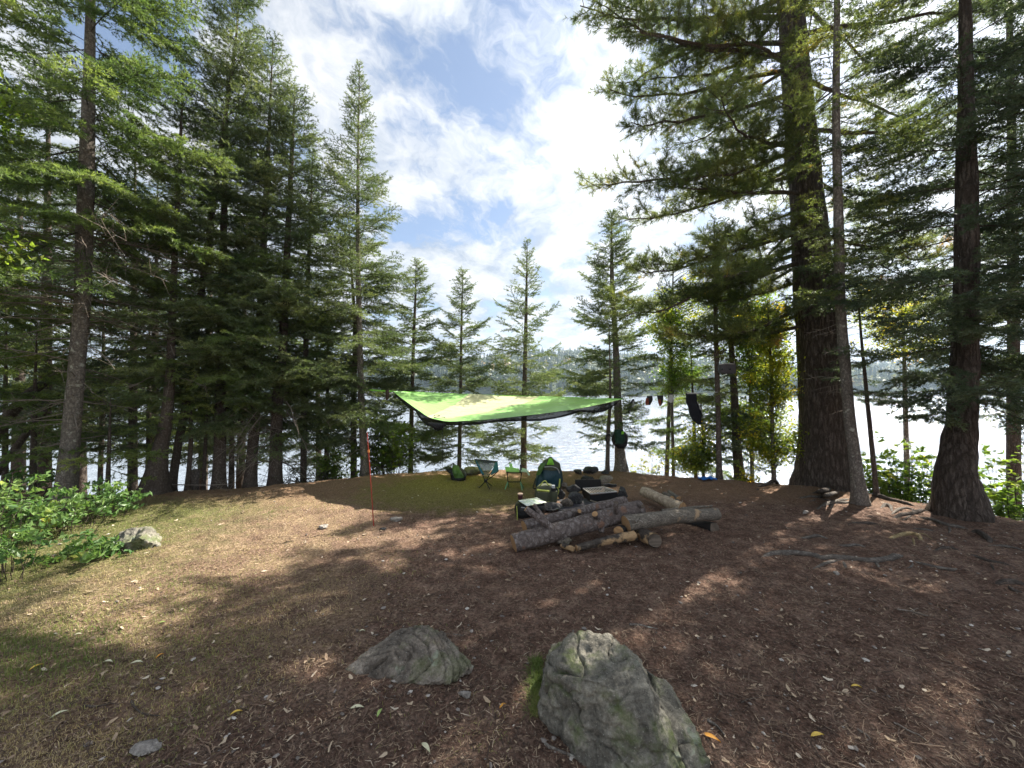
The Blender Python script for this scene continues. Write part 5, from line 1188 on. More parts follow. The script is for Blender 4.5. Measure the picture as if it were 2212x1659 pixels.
# exact seams: remap u so that panels are built separately
def panel(u0, u1, n, name, mat):
    vv = np.linspace(0, 1, NV); a = u0(vv)[:, None]; b = u1(vv)[:, None]; uu = a + (b - a) * np.linspace(0, 1, n)[None]
    idx = uu * (NU - 1); i = np.clip(np.floor(idx).astype(int), 0, NU - 2); fr = (idx - i)[..., None]; r = np.arange(NV)[:, None]
    v = S[r, i] * (1 - fr) + S[r, i + 1] * fr; mb = MB(); mb.add(v.reshape(-1, 3), grid_faces(NV, n), 0); return mb.build(name, mat, tarp)
fL = lambda v: np.interp(v, [0, .5, 1], [0.335, 0.318, 0.292]); fR = lambda v: np.interp(v, [0, .25, .5, .75, 1], [0.63, 0.60, 0.53, 0.42, 0.300])
panel(lambda v: v * 0, fL, 60, 'left_panel', M['tg']); panel(fL, fR, 50, 'middle_panel', M['ty']); panel(fR, lambda v: v * 0 + 1, 90, 'right_panel', M['tg'])
# netting hanging in swags below the near edge
rows = []; un = np.linspace(0, 1, NU)
drop = np.interp(un, [0, .06, .15, .225, .25, .29, .315, .33, .42, .52, .60, .66, .72, .77, .80, .86, .92, .97, 1], [.01, .05, .07, .05, .13, .15, .10, .045, .055, .045, .06, .11, .09, .07, .05, .11, .13, .07, .01])
for k, s in enumerate(np.linspace(0, 1, 12)):
    q = near_.copy(); q[:, 2] -= drop * s; q[:, 1] += 0.10 * s + 0.02 * np.sin(un * 60) * s * (1 - s) * 4; q[:, 2] += 0.006 * np.sin(un * 45 + 3 * s); rows.append(q)
mb = MB(); mb.add(np.array(rows).reshape(-1, 3), grid_faces(12, NU), 0)
mb.build('netting', M['net'], tarp)
mb = MB(); low_ = rows[-1].copy(); tube(mb, low_[4:-4], 0.016, 8, rn=0.3, m=120, rs=20); mb.build('rolled_netting_hem', M['net'], tarp)
mb = MB(); tube(mb, near_[::3] + (0, -.003, 0), 0.0045, 6); mb.build('edge_binding', m_plain('black_binding', (0.015, 0.02, 0.012), 0.7), tarp)
mb = MB(); tube(mb, far_[::4], 0.006, 6); mb.build('ridge_trim', M['edge'], tarp)
pc = P(946, 916, 6.02); rings = [(pc[2] - .105, pc[0], pc[1], .02, .02, .8), (pc[2] - .09, pc[0], pc[1], .06, .05, .8), (pc[2] - .04, pc[0], pc[1], .105, .07, .8), (pc[2], pc[0] + .0, pc[1], .14, .08, .8), (pc[2] + .02, pc[0], pc[1], .15, .06, .8)]
mb = MB(); loft(mb, rings, fold=0.012, seed=2); mb.build('storage_pouch', M['net'], tarp)
M['cord'] = m_plain('dark_cord', (0.03, 0.03, 0.03), 0.8); M['strap'] = m_plain('webbing', (0.05, 0.09, 0.03), 0.8)
mb = MB(); tube(mb, [A_, P(778, 842, 7.6)], 0.014, 6); mb.build('left_strap', M['edge'], tarp)
mb = MB(); tube(mb, [B_, P(1331, 855, 7.82)], 0.016, 6); mb.build('right_strap', M['strap'], tarp)
lc = near_[int(.24 * NU)]; g = P(798, 1045, 5.2)
mb = MB(); tube(mb, [P(956, 922, 6.02), P(956, 1008, 6.02)], 0.004, 5); mb.build('guy_line', M['cord'], tarp)
# curled black mark printed near the lower edge of the yellow panel
def surf(u, v):
    i = min(int(u * (NU - 1)), NU - 2); j = min(int(v * (NV - 1)), NV - 2); a = u * (NU - 1) - i; b = v * (NV - 1) - j
    return (S[j, i] * (1 - a) + S[j, i + 1] * a) * (1 - b) + (S[j + 1, i] * (1 - a) + S[j + 1, i + 1] * a) * b
for pl in ([(.313, .93), (.308, .89), (.316, .85), (.326, .87), (.322, .92), (.318, .955), (.330, .955), (.338, .94)], [(.338, .90), (.346, .885), (.350, .90)]):
    q = np.array([surf(*a) for a in pl]) + (0, -.003, .005); mb = MB(); q, r_ = resample(q, np.full(len(q), .005), 24); t_, n_, b_ = frames(q); sd_ = nrm(np.cross(t_, (0, -.3, 1)))
    mb.add(np.stack([q - sd_ * .008, q + sd_ * .008], 1).reshape(-1, 3), grid_faces(24, 2), 0); mb.build('printed_mark', m_plain('print_black', (0.03, 0.04, 0.02), 0.6), tarp)

rp = thing('tent_pole', 'thin red pole standing alone left of the fire ring', 'pole', G(808, 1139))
g = G(808, 1139); top = P(793, 934, 4.75); mb = MB(); tube(mb, [g - (0, 0, .05), (g * 2 + top) / 3, (g + top * 2) / 3, top], 0.006, 8)
mb.build('shaft', m_plain('red_anodised', (0.26, 0.03, 0.018), 0.45, 0.2), rp)
mb = MB(); q = g * 0.22 + top * 0.78; tube(mb, [q, q + (top - g) * 0.03], 0.013, 8); mb.build('joint', m_plain('orange_joint', (0.45, 0.15, 0.04), 0.5), rp)

# ------------------------------------------------------------ chairs
M['blue'] = m_cloth('blue_fabric', (0.010, 0.085, 0.15)); M['navy'] = m_cloth('navy_fabric', (0.006, 0.007, 0.011)); M['mesh'] = m_cloth('mesh_fabric', (0.07, 0.085, 0.08), alpha=0.62)
M['pole'] = m_plain('dark_pole', (0.012, 0.013, 0.015), 0.35, 0.5); M['lime'] = m_cloth('lime_fabric', (0.34, 0.62, 0.20), trans=0.25); M['mint'] = m_plain('mint_pole', (0.13, 0.30, 0.19), 0.35, 0.3)
def patch(mb, quad, nu=10, nv=10, sag=(0, 0, 0), mat=0, th=0.004):
    a, b, c, d = [np.asarray(q, float) for q in quad]; u, v = np.meshgrid(np.linspace(0, 1, nu), np.linspace(0, 1, nv)); u, v = u[..., None], v[..., None]
    q = (a * (1 - u) + b * u) * (1 - v) + (d * (1 - u) + c * u) * v + np.array(sag) * (np.sin(np.pi * u) * np.sin(np.pi * v))
    n = nrm(np.cross(b - a, d - a)) * th; f = grid_faces(nv, nu)
    mb.add(q.reshape(-1, 3), f, mat); mb.add((q + n).reshape(-1, 3), f[:, ::-1], mat)
ch = thing('camp_chair', 'low folding camp chair in blue and navy with a see-through back, under the tarp', 'camp chair', G(1049, 1057))
D = 6.35; TL, TR, SR, SL, RR = P(1026, 993, D + .22), P(1075, 997, D + .20), P(1053, 1030, D - .10), P(1043, 1027, D - .05), P(1077, 1017, D - .12)
mb = MB(); patch(mb, (TL, TR, P(1056, 1022, D + .05), P(1041, 1021, D + .08)), sag=(0, .05, 0)); mb.build('backrest', M['mesh'], ch)
mb = MB(); patch(mb, (P(1024, 991, D + .22), P(1075, 996, D + .20), P(1074, 1001, D + .19), P(1027, 998, D + .21)), sag=(0, .03, .0), th=.02); mb.build('top_band', M['navy'], ch)
mb = MB(); patch(mb, (TL, P(1029, 995, D + .20), P(1046, 1026, D), P(1040, 1024, D + .02)), th=.015); mb.build('left_edge_band', M['blue'], ch)
mb = MB(); patch(mb, (P(1070, 999, D + .18), TR, RR, P(1060, 1026, D - .05)), sag=(.01, -.02, 0), th=.012); mb.build('side_panel', M['blue'], ch)
mb = MB(); patch(mb, (P(1041, 1020, D + .08), P(1060, 1023, D + .02), P(1052, 1031, D - .14), P(1044, 1029, D - .10)), sag=(0, 0, -.03)); mb.build('seat', M['mesh'], ch)
hub = P(1049, 1039, D - .02)
for a, b in ((hub, P(1035, 1054, D - .16)), (hub, P(1063, 1050, D + .16)), (hub, P(1058, 1057, D - .14)), (hub, P(1040, 1049, D + .18))):
    mb = MB(); tube(mb, [a, b], 0.0075, 8); mb.build('leg', M['pole'], ch)
for a in (P(1026, 994, D + .21), P(1074, 998, D + .19), P(1077, 1017, D - .12), P(1043, 1027, D - .14)):
    mb = MB(); tube(mb, [hub, (hub + a) / 2 + (0, 0, -.01), a], 0.007, 8, m=8); mb.build('upright', M['pole'], ch)
mb = MB(); box(mb, hub, (.055, .055, .05), bev=.012); mb.build('hub', M['pole'], ch)
c2 = thing('camp_stool', 'small green-legged camp stool draped with lime cloths', 'camp stool', G(1111, 1057)); D = 6.3
mb = MB(); patch(mb, (P(1094, 1014, D + .18), P(1127, 1015, D + .18), P(1128, 1020, D - .12), P(1093, 1020, D - .12)), sag=(0, 0, -.02), th=.02); mb.build('seat', M['net'], c2)
nl_, nr_ = P(1097, 1041, D), P(1124, 1041, D)
for a, b in ((nl_, P(1091, 1057, D - .1)), (nl_, P(1099, 1053, D + .15)), (nr_, P(1128, 1059, D - .12)), (nr_, P(1131, 1054, D + .14))):
    mb = MB(); tube(mb, [a, b], 0.0085, 8); mb.build('leg', M['mint'], c2)
for a, b in ((nl_, P(1096, 1019, D)), (nr_, P(1127, 1019, D))):
    mb = MB(); tube(mb, [a, b], 0.007, 8); mb.build('upright', M['pole'], c2)
mb = MB(); tube(mb, [nl_, nr_], 0.008, 8); mb.build('crossbar', M['pole'], c2)
lc_ = thing('lime_cloth', 'crumpled lime cloth lying over the left of the camp stool', 'cloth', P(1104, 1018, 6.3))
mb = MB(); patch(mb, (P(1091, 1008, D + .1), P(1121, 1012, D + .1), P(1122, 1019, D - .13), P(1093, 1018, D - .13)), sag=(0, 0, .03), th=.01); mb.build('fold', M['lime'], lc_)
mb = MB(); patch(mb, (P(1100, 1001, D + .02), P(1106, 1001, D + .02), P(1109, 1016, D - .08), P(1101, 1016, D - .08)), sag=(.01, 0, 0), th=.01); mb.build('flap', M['lime'], lc_)
mb = MB(); patch(mb, (P(1124, 1010, D + .1), P(1135, 1012, D + .05), P(1138, 1019, D - .10), P(1125, 1018, D - .12)), sag=(0, 0, .02), th=.01)
patch(mb, (P(1133, 1012, D), P(1138, 1013, D), P(1145, 1026, D - .05), P(1142, 1027, D - .05)), th=.008)
tag(mb.build('pale_cloth', m_cloth('pale_mint_cloth', (0.50, 0.66, 0.48), trans=0.2), None, P(1134, 1018, 6.3)), 'pale mint cloth hanging off the right side of the camp stool', 'cloth')
mb = MB(); box(mb, P(1125, 1012, 6.25), (.03, .03, .13), bev=.008); tag(mb.build('black_flask', M['pole'], None, P(1125, 1012, 6.25)), 'upright black flask on the camp stool between the two cloths', 'flask')

# ------------------------------------------------------------ bags
def rows_loft(mb, rows, d, th, mat=0, sq=0.75, fold=0.02, seed=0, fs=8, dy=0.0, sides=40, n=22):
    rows = sorted(rows, key=lambda r: -r[0]); R_ = []
    for Y, a, b in rows:
        pa, pb = P(a, Y, d), P(b, Y, d); w_ = (pb[0] - pa[0]) / 2; R_.append((pa[2], (pa[0] + pb[0]) / 2, w_))
    z = np.array([r[0] for r in R_]); zi = np.linspace(z[0], z[-1], n); mw = max(r[2] for r in R_)
    rings = [(q, np.interp(q, z, [r[1] for r in R_]), d + dy, np.interp(q, z, [r[2] for r in R_]), th * min(1, 0.3 + 0.7 * np.interp(q, z, [r[2] for r in R_]) / mw), sq) for q in zi]
    loft(mb, rings, mat, sides=sides, fold=fold, fs=fs, seed=seed)
M['teal'] = m_cloth('dark_teal_nylon', (0.010, 0.040, 0.052), rough=0.45, bs=0.8); M['olive'] = m_cloth('olive_canvas', (0.060, 0.068, 0.040), bs=0.5); M['leafg'] = m_cloth('leaf_green_nylon', (0.05, 0.11, 0.022), rough=0.45, bs=0.8)
M['trim'] = m_cloth('yellow_green_webbing', (0.30, 0.34, 0.07)); M['black'] = m_cloth('black_nylon', (0.010, 0.011, 0.012), rough=0.45, bs=0.9); M['brightg'] = m_cloth('bright_green_nylon', (0.22, 0.55, 0.05), trans=0.2)
bp_ = thing('backpack', 'big dark teal backpack with a green hooded top, standing behind the fire ring', 'backpack', G(1186, 1057))
mb = MB(); rows_loft(mb, [(1002, 1168, 1207), (1010, 1163, 1211), (1022, 1158, 1215), (1034, 1155, 1216), (1046, 1156, 1215), (1057, 1160, 1206)], 6.35, .15, fold=.035, seed=3, fs=7); mb.build('body', M['teal'], bp_)
mb = MB(); rows_loft(mb, [(988, 1186, 1191), (993, 1178, 1198), (999, 1171, 1204), (1006, 1165, 1208), (1012, 1163, 1208)], 6.35, .135, fold=.035, seed=4, fs=9); mb.build('hood', M['olive'], bp_)
mb = MB(); patch(mb, (P(1186, 990, 6.20), P(1193, 990, 6.20), P(1197, 1004, 6.18), P(1181, 1004, 6.18)), sag=(0, -.03, 0)); mb.build('bright_flap', M['brightg'], bp_)
mb = MB(); patch(mb, (P(1168, 1000, 6.22), P(1180, 1000, 6.19), P(1166, 1026, 6.17), P(1157, 1027, 6.22)), sag=(-.01, -.03, 0), th=.01); mb.build('side_drape', M['leafg'], bp_)
mb = MB(); tube(mb, [P(1176, 1009, 6.18), P(1190, 1008, 6.15), P(1203, 1012, 6.18), P(1209, 1022, 6.2)], .008, 6, m=14); mb.build('drawcord_hem', m_plain('grey_cord', (.25, .25, .24), .7), bp_)
mb = MB(); patch(mb, (P(1208, 1034, 6.2), P(1211, 1034, 6.2), P(1210, 1054, 6.15), P(1206, 1054, 6.15)), th=.006); mb.build('strap', M['trim'], bp_)
mb = MB(); tube(mb, [P(1157, 1034, 6.25), P(1153, 1048, 6.18), P(1152, 1054, 6.15), P(1158, 1056, 6.2)], .010, 6, m=12); mb.build('side_strap', M['black'], bp_)
D = 5.55; rs_ = thing('rucksack', 'small olive rucksack with yellow-green trim on the stones', 'rucksack', P(1178, 1088, D))
mb = MB(); rows_loft(mb, [(1047, 1165, 1192), (1051, 1160, 1197), (1058, 1157, 1199), (1068, 1155, 1200), (1080, 1156, 1200), (1087, 1159, 1198)], D, .11, fold=.014, seed=6, sq=.6); mb.build('body', M['olive'], rs_)
mb = MB(); rows_loft(mb, [(1062, 1160, 1184), (1068, 1158, 1186), (1078, 1158, 1186), (1084, 1160, 1185)], D - .10, .045, fold=.008, seed=7, sq=.5); mb.build('front_pocket', M['olive'], rs_)
mb = MB(); patch(mb, (P(1160, 1056, D - .135), P(1187, 1059, D - .135), P(1187, 1063, D - .15), P(1160, 1060, D - .15)), sag=(0, -.012, 0), th=.008); mb.build('trim_band', M['trim'], rs_)
mb = MB(); patch(mb, (P(1158, 1078, D - .14), P(1187, 1083, D - .14), P(1187, 1084.5, D - .14), P(1158, 1080, D - .14)), th=.006); mb.build('lower_trim', M['trim'], rs_)
mb = MB(); tube(mb, [P(1166, 1050, D - .05), P(1172, 1042, D - .06), P(1178, 1039, D - .06), P(1183, 1046, D - .06), P(1187, 1049, D - .05)], .009, 7, m=18); mb.build('handle', M['trim'], rs_)
mb = MB(); rows_loft(mb, [(1061, 1189, 1204), (1070, 1188, 1205), (1082, 1189, 1204), (1087, 1191, 1202)], D - .08, .055, fold=.008, seed=9, sq=.8); mb.build('bottle_pocket', M['olive'], rs_)
mb = MB(); tube(mb, [P(1203, 1052, D - .08), P(1207, 1060, D - .08), P(1205, 1068, D - .08)], .006, 6, m=8); mb.build('side_loop', M['trim'], rs_)
bo = thing('water_bottle', 'dark bottle with a silver cap in the side pocket of the olive rucksack', 'bottle', P(1195, 1080, D - .08))
mb = MB(); q0 = P(1195.5, 1080, D - .08); q1 = P(1195.5, 1054, D - .08); tube(mb, [q0, q1], .036, 20); mb.build('flask_body', m_plain('dark_glass', (.02, .02, .02), .2), bo)
mb = MB(); tube(mb, [P(1195, 1055, D - .08), P(1195, 1052.5, D - .08), P(1195, 1048, D - .08)], [.022, .026, .024], 18); mb.build('cap', m_plain('silver_cap', (.60, .64, .70), .25, .6), bo)
D = 5.0; db = thing('dry_bag', 'black bag with a yellow cord lying in front of the olive rucksack', 'bag', G(1140, 1120))
mb = MB(); rows_loft(mb, [(1083, 1122, 1168), (1087, 1115, 1176), (1095, 1112, 1178), (1106, 1113, 1177), (1114, 1117, 1170), (1119, 1124, 1160)], D, .16, fold=.02, seed=11, sq=.7); mb.build('body', M['black'], db)
mb = MB(); tube(mb, [P(1116, 1093, D - .14), P(1117, 1106, D - .16), P(1117.5, 1127, D - .2)], .007, 6, m=10); mb.build('cord', M['trim'], db)
mb = MB(); tube(mb, [P(1126, 1096, D - .15), P(1133, 1097, D - .17), P(1138, 1099, D - .16)], .006, 6); mb.build('buckle', m_plain('grey_buckle', (.4, .4, .4), .4), db)
def m_map():
    m, t = newmat('map_sheet'); co = obj_co(t); n = t.noise(co, 9.0, 6, 0.6, 0.8); n2 = t.noise(co, 30, 4)
    c = t.ramp(n, [(0.36, (0.55, 0.60, 0.66)), (0.44, (0.72, 0.74, 0.66)), (0.52, (0.30, 0.48, 0.26)), (0.58, (0.66, 0.68, 0.58)), (0.70, (0.75, 0.76, 0.74))])
    c = t.mix(t.ramp(n2, [(0.55, 0.0), (0.60, 0.4)]), c, (0.85, 0.86, 0.85)); out(t, pbr(t, c, 0.18, spec=0.6)); return m
mc = thing('map_case', 'clear case with a green and white map lying on the black bag', 'map case', P(1148, 1084, 5.0))
q = (P(1119, 1082, 4.95), P(1138, 1094, 4.72), P(1181, 1086, 4.95), P(1160, 1075.5, 5.25)); mb = MB(); patch(mb, q, sag=(0, 0, .012), th=.006); mb.build('map', m_map(), mc)
mb = MB(); qq = [q[0] - (0, 0, .002), q[1], q[2], q[3], q[0]]
for a, b in zip(qq[:-1], qq[1:]): tube(mb, [a, b], .006, 5)
mb.build('case_border', M['black'], mc)
cp = thing('mug', 'small dark mug with a pale lid behind the map case', 'mug', P(1124, 1076, 5.35)); mb = MB(); tube(mb, [P(1124, 1078, 5.35), P(1124, 1068, 5.35)], .034, 20); mb.build('cup', m_plain('dark_red_cup', (.05, .02, .02), .4), cp)
mb = MB(); q = P(1124, 1068, 5.35); tube(mb, [q, q + (0, 0, .014)], .037, 20); mb.build('lid', m_plain('pale_lid', (.5, .36, .28), .5), cp)
gb = thing('stuff_sack', 'crumpled black and green bag on the lit ground left of the blue chair', 'bag', G(987, 1040)); D = 6.85
mb = MB(); rows_loft(mb, [(1012, 975, 995), (1018, 973, 1002), (1026, 973, 1006), (1034, 974, 1006), (1041, 976, 1000)], D, .14, fold=.04, seed=13, fs=9); mb.build('body', M['black'], gb)
mb = MB(); rows_loft(mb, [(1006, 979, 987), (1012, 977, 993), (1020, 978, 998), (1030, 982, 1001)], D - .07, .10, fold=.035, seed=14, fs=12); mb.build('green_cover', M['leafg'], gb)
mb = MB(); rows_loft(mb, [(1008, 963, 972), (1012, 961, 978), (1018, 966, 980), (1022, 972, 981)], D - .03, .06, fold=.02, seed=15, fs=12); mb.build('loose_end', M['black'], gb)
mb = MB(); tube(mb, [P(980, 1006, D), P(979, 1001, D), P(982, 1003, D)], .012, 6); mb.build('knot', M['black'], gb)

# ------------------------------------------------------------ clothes line and hanging things
LD = 7.35
cl_ = MB(); ln_ = np.array([P(1334, 856, 7.7), P(1400, 856, 7.5), P(1470, 852, 7.35), P(1550, 847, 7.05)]); tube(cl_, ln_, .006, 5, m=20)
tag(cl_.build('clothes_line', m_plain('pale_cord', (.4, .4, .38), .8), None, ln_[0]), 'thin cord strung from the tarp end to the slim conifer', 'line')
def hang(name, label, cat, rows, d, th, mat, fold=.01, seed=0, group=None, extra=None, sq=.8):
    r0 = min(rows, key=lambda r: r[0]); p = P((r0[1] + r0[2]) / 2, r0[0], d)
    if extra is None:
        mb = MB(); rows_loft(mb, rows, d, th, fold=fold, seed=seed, fs=16, sq=sq, sides=24, n=16); return tag(mb.build(name, mat, None, p), label, cat, group)
    root = thing(name, label, cat, p, group); mb = MB(); rows_loft(mb, rows, d, th, fold=fold, seed=seed, fs=16, sq=sq, sides=24, n=16); mb.build(extra[0], mat, root)
    for (nm, rw, th2, m2, dd) in extra[1]:
        mb = MB(); rows_loft(mb, rw, d + dd, th2, fold=fold, seed=seed + 1, fs=16, sq=sq, sides=24, n=12); mb.build(nm, m2, root)
    return root
M['rust'] = m_cloth('rust_knit', (0.16, 0.035, 0.015)); M['white'] = m_cloth('white_cotton', (.55, .55, .52), trans=.3); M['greyc'] = m_plain('charcoal_plastic', (.06, .058, .062), .6); M['darkg'] = m_cloth('dark_green_nylon', (.008, .035, .022))
GK = 'clothes drying on the line'
hang('glove', 'black glove hanging by the right tip of the tarp', 'glove', [(862, 1366, 1371), (870, 1361, 1371), (878, 1358, 1368), (886, 1357, 1364), (893, 1356, 1360)], LD + .25, .02, M['black'], group=GK, seed=1, extra=('body', [('pale_edge', [(866, 1368, 1370), (876, 1366, 1368), (884, 1362, 1364), (890, 1359, 1361)], .004, m_plain('grey_piping', (.3, .3, .3), .6), -.022)]))
hang('sock', 'black sock with a rust-red foot on the line, left of two', 'sock', [(855, 1397, 1410), (862, 1397, 1410), (868, 1395, 1409), (875, 1396, 1403)], LD + .1, .016, M['black'], group=GK, seed=2, extra=('leg', [('foot', [(860, 1395, 1401), (868, 1394, 1402), (875, 1396, 1401)], .014, M['rust'], -.014)]))
hang('sock', 'black sock with a rust-red foot on the line, right of two', 'sock', [(854, 1419, 1432), (862, 1421, 1432), (870, 1422, 1432), (877, 1424, 1428)], LD + .05, .016, M['black'], group=GK, seed=3, extra=('leg', [('foot', [(863, 1421, 1428), (870, 1421, 1429), (877, 1424, 1428)], .014, M['rust'], -.014)]))
hang('cloth', 'small white cloth on the line between the socks and the trousers', 'cloth', [(853, 1448, 1453), (860, 1443, 1454), (866, 1441, 1454), (870, 1447, 1453)], LD, .010, M['white'], group=GK, seed=4)
hang('trousers', 'black trousers with a pale waistband hanging on the line', 'trousers', [(850, 1481, 1505), (860, 1482, 1506), (872, 1484, 1508), (880, 1487, 1515), (890, 1489, 1516), (900, 1492, 1515), (910, 1498, 1515), (917, 1508, 1516)], LD - .1, .03, M['navy'], group=GK, seed=5, fold=.014,
     extra=('leg_cloth', [('waistband', [(848, 1481, 1506), (851, 1481, 1506)], .034, M['white'], 0), ('side_seam', [(868, 1506, 1508), (878, 1510, 1512), (886, 1514, 1516)], .008, M['white'], -.03)]))
pu = thing('hanging_pouch', 'dark grey rectangular pouch with two eyelets tied up in the slim conifer', 'pouch', P(1571, 796, 6.9))
mb = MB(); rows_loft(mb, [(786, 1553, 1588), (790, 1552, 1589), (800, 1552, 1589), (806, 1555, 1586), (808, 1562, 1580)], 6.9, .06, fold=.008, seed=8, sq=.45); mb.build('body', M['greyc'], pu)
for X in (1559, 1576):
    mb = MB(); q = P(X, 797.5, 6.83); tube(mb, [q, q + (0, -.015, 0)], .014, 12); mb.build('eyelet', M['pole'], pu)
mb = MB(); tube(mb, [P(1554, 787, 6.85), P(1570, 785.5, 6.84), P(1586, 786, 6.85)], .010, 6); mb.build('top_seam', M['white'], pu)
for X, X2 in ((1555, 1566), (1586, 1578)):
    mb = MB(); tube(mb, [P(X, 787, 6.9), P(X2, 745, 7.15)], .005, 5); mb.build('cord', M['cord'], pu)
hb = thing('hanging_bag', 'dark green and black bag hung on the bushy spruce trunk below the tarp end', 'bag', P(1338, 935, 7.5))
mb = MB(); rows_loft(mb, [(932, 1328, 1350), (940, 1324, 1354), (950, 1323, 1355), (960, 1326, 1353), (968, 1333, 1347)], 7.45, .10, fold=.025, seed=21, fs=12); mb.build('body', M['black'], hb)
mb = MB(); rows_loft(mb, [(928, 1331, 1347), (936, 1328, 1348), (950, 1327, 1348), (958, 1330, 1345)], 7.38, .07, fold=.02, seed=22, fs=12); mb.build('green_front', M['darkg'], hb)
mb = MB(); rows_loft(mb, [(932, 1343, 1348), (938, 1342, 1347)], 7.3, .02, fold=.004, seed=23); mb.build('bright_patch', M['brightg'], hb)
mb = MB(); tube(mb, [P(1324, 945, 7.45), P(1314, 938, 7.45), P(1309, 946, 7.4), P(1313, 958, 7.42)], .014, 7, m=16); mb.build('strap', M['black'], hb)
mb = MB(); tube(mb, [P(1336, 928, 7.5), P(1338, 905, 7.6)], .008, 6); mb.build('hanger', M['strap'], hb)
hang('glove', 'small brown glove hanging from a twig at the left tip of the tarp', 'glove', [(842, 833, 840), (850, 834, 842), (857, 833, 841), (864, 833, 839)], 7.3, .03, m_cloth('brown_leather', (.05, .03, .02)), seed=31)
mb = MB(); c = G(1526, 1036); xx, yy = np.meshgrid(np.linspace(-.13, .13, 22), np.linspace(-.10, .10, 16)); mb.add(np.stack([xx + c[0] + .02 * fbm2(xx * 9, yy * 9, 2, 3), yy + c[1], c[2] + .015 + .035 * np.abs(fbm2(xx * 14, yy * 14, 3, 7))], -1).reshape(-1, 3), grid_faces(16, 22))
tag(mb.build('blue_cloth', m_cloth('blue_cloth', (.015, .14, .50), trans=.15), None, c), 'crumpled bright blue cloth on the ground near the dark hemlock', 'cloth')

# ------------------------------------------------------------ roots, sticks, leaves
M['rootm'] = m_bark('root_bark', (0.045, 0.038, 0.032), (0.12, 0.104, 0.09), (0.26, 0.235, 0.205), (14, 14, 40), 0.9, 0.012)
M['rootd'] = m_bark('dark_root_bark', (0.025, 0.02, 0.017), (0.07, 0.057, 0.048), (0.13, 0.11, 0.095), (14, 14, 40), 0.9, 0.012)
M['rooty'] = m_bark('worn_root', (0.12, 0.085, 0.045), (0.25, 0.19, 0.10), (0.38, 0.31, 0.18), (14, 14, 40), 0.9, 0.012)
def rc(x, y): return (1603.7 + x * .275, 1023 + y * .275)
def root_tube(mb, pl, w_, seed, up=0.35):
    q = []; r = []
    for k, (x, y) in enumerate(pl):
        g = G(*rc(x, y)); rr = w_ * .275 / 2 * g[1] / FPX; e = min(k, len(pl) - 1 - k); q.append(g + (0, 0, rr * (up if e else -0.6))); r.append(rr * (1 if e else 0.55))
    tube(mb, q, r, 12, rn=0.16, seed=seed, m=len(pl) * 9, rs=9)
def roots(name, label, main, br=(), w_=32, mat='rootm', seed=0, group='surface roots on the right', up=.35):
    g = G(*rc(*main[len(main) // 2])); root = thing(name, label, 'root', g, group); mb = MB(); root_tube(mb, main, w_, seed, up); mb.build('main_root', M[mat], root)
    for k, b in enumerate(br):
        mb = MB(); root_tube(mb, b, w_ * .55, seed + 1 + k, up); mb.build('side_root', M[mat], root)
roots('surface_root', 'long pale grey surface root with three side roots crossing the bare ground', [(140, 660), (230, 640), (330, 632), (440, 635), (560, 652), (620, 672), (720, 668), (850, 676), (1000, 692), (1140, 680), (1200, 658), (1270, 642)],
      [((830, 672), (720, 695), (630, 720), (555, 745)), ((780, 685), (800, 715), (815, 752)), ((1035, 690), (1060, 720), (1085, 755))], 46, seed=1)
roots('surface_root', 'short curved root with a pale top near the middle of the root tangle', [(1170, 318), (1220, 290), (1290, 278), (1400, 298)], (), 24, seed=11)
roots('surface_root', 'root running left from the foot of the slender grey trunk, upper one', [(410, 198), (520, 188), (640, 186), (740, 155), (860, 132)], (((640, 186), (560, 215), (500, 222)),), 24, seed=14)
roots('surface_root', 'root running left from the foot of the slender grey trunk, lower one', [(600, 262), (680, 240), (770, 215), (880, 195)], (((740, 222), (660, 210), (570, 205)),), 26, seed=17)
roots('surface_root', 'thick dark root sloping right from the slender grey trunk', [(950, 150), (1040, 178), (1180, 212), (1290, 240), (1370, 262)], (), 34, 'rootd', seed=19, up=.1)
roots('surface_root', 'dark humped root at the left foot of the giant pine', [(-20, 122), (90, 112), (180, 92), (280, 82), (350, 80)], (((110, 108), (120, 125), (105, 135)),), 24, 'rootd', seed=21, up=.1)
roots('surface_root', 'mossy root end right of the long pale root', [(1310, 682), (1420, 715), (1500, 735), (1640, 758), (1730, 738)], (((1340, 695), (1330, 730), (1290, 740)),), 26, seed=24)
roots('surface_root', 'grey root running down right below the twisted trunk', [(1370, 335), (1490, 368), (1600, 408), (1700, 425), (1800, 448)], (((1610, 410), (1630, 440), (1620, 465)),), 30, seed=27)
roots('surface_root', 'dark knuckle of root beyond the grey one', [(1790, 475), (1850, 468), (1930, 520), (1945, 545)], (), 44, 'rootd', seed=30)
roots('surface_root', 'thin dark root right of the worn yellow root', [(1490, 610), (1570, 592), (1650, 592), (1710, 608)], (), 26, 'rootd', seed=31)
roots('surface_root', 'small looped root below the thick sloping one', [(1085, 275), (1120, 250), (1160, 262), (1175, 295)], (), 26, seed=33)
roots('surface_root', 'short black root left of the small looped root', [(920, 342), (1010, 340), (1110, 352)], (), 18, 'rootd', seed=34)
roots('surface_root', 'small broken root in the middle of the bare ground', [(410, 520), (500, 508), (590, 492), (670, 506)], (), 24, 'rootm', seed=35)
roots('surface_root', 'thick hollow root at the right edge of the picture', [(1960, 880), (2060, 866), (2150, 872), (2260, 892)], (((2080, 870), (2120, 915), (2200, 930)),), 56, 'rootd', seed=36)
roots('surface_root', 'long low root near the right edge, above the hollow one', [(1930, 560), (2040, 572), (2140, 588), (2260, 618)], (), 20, seed=38)
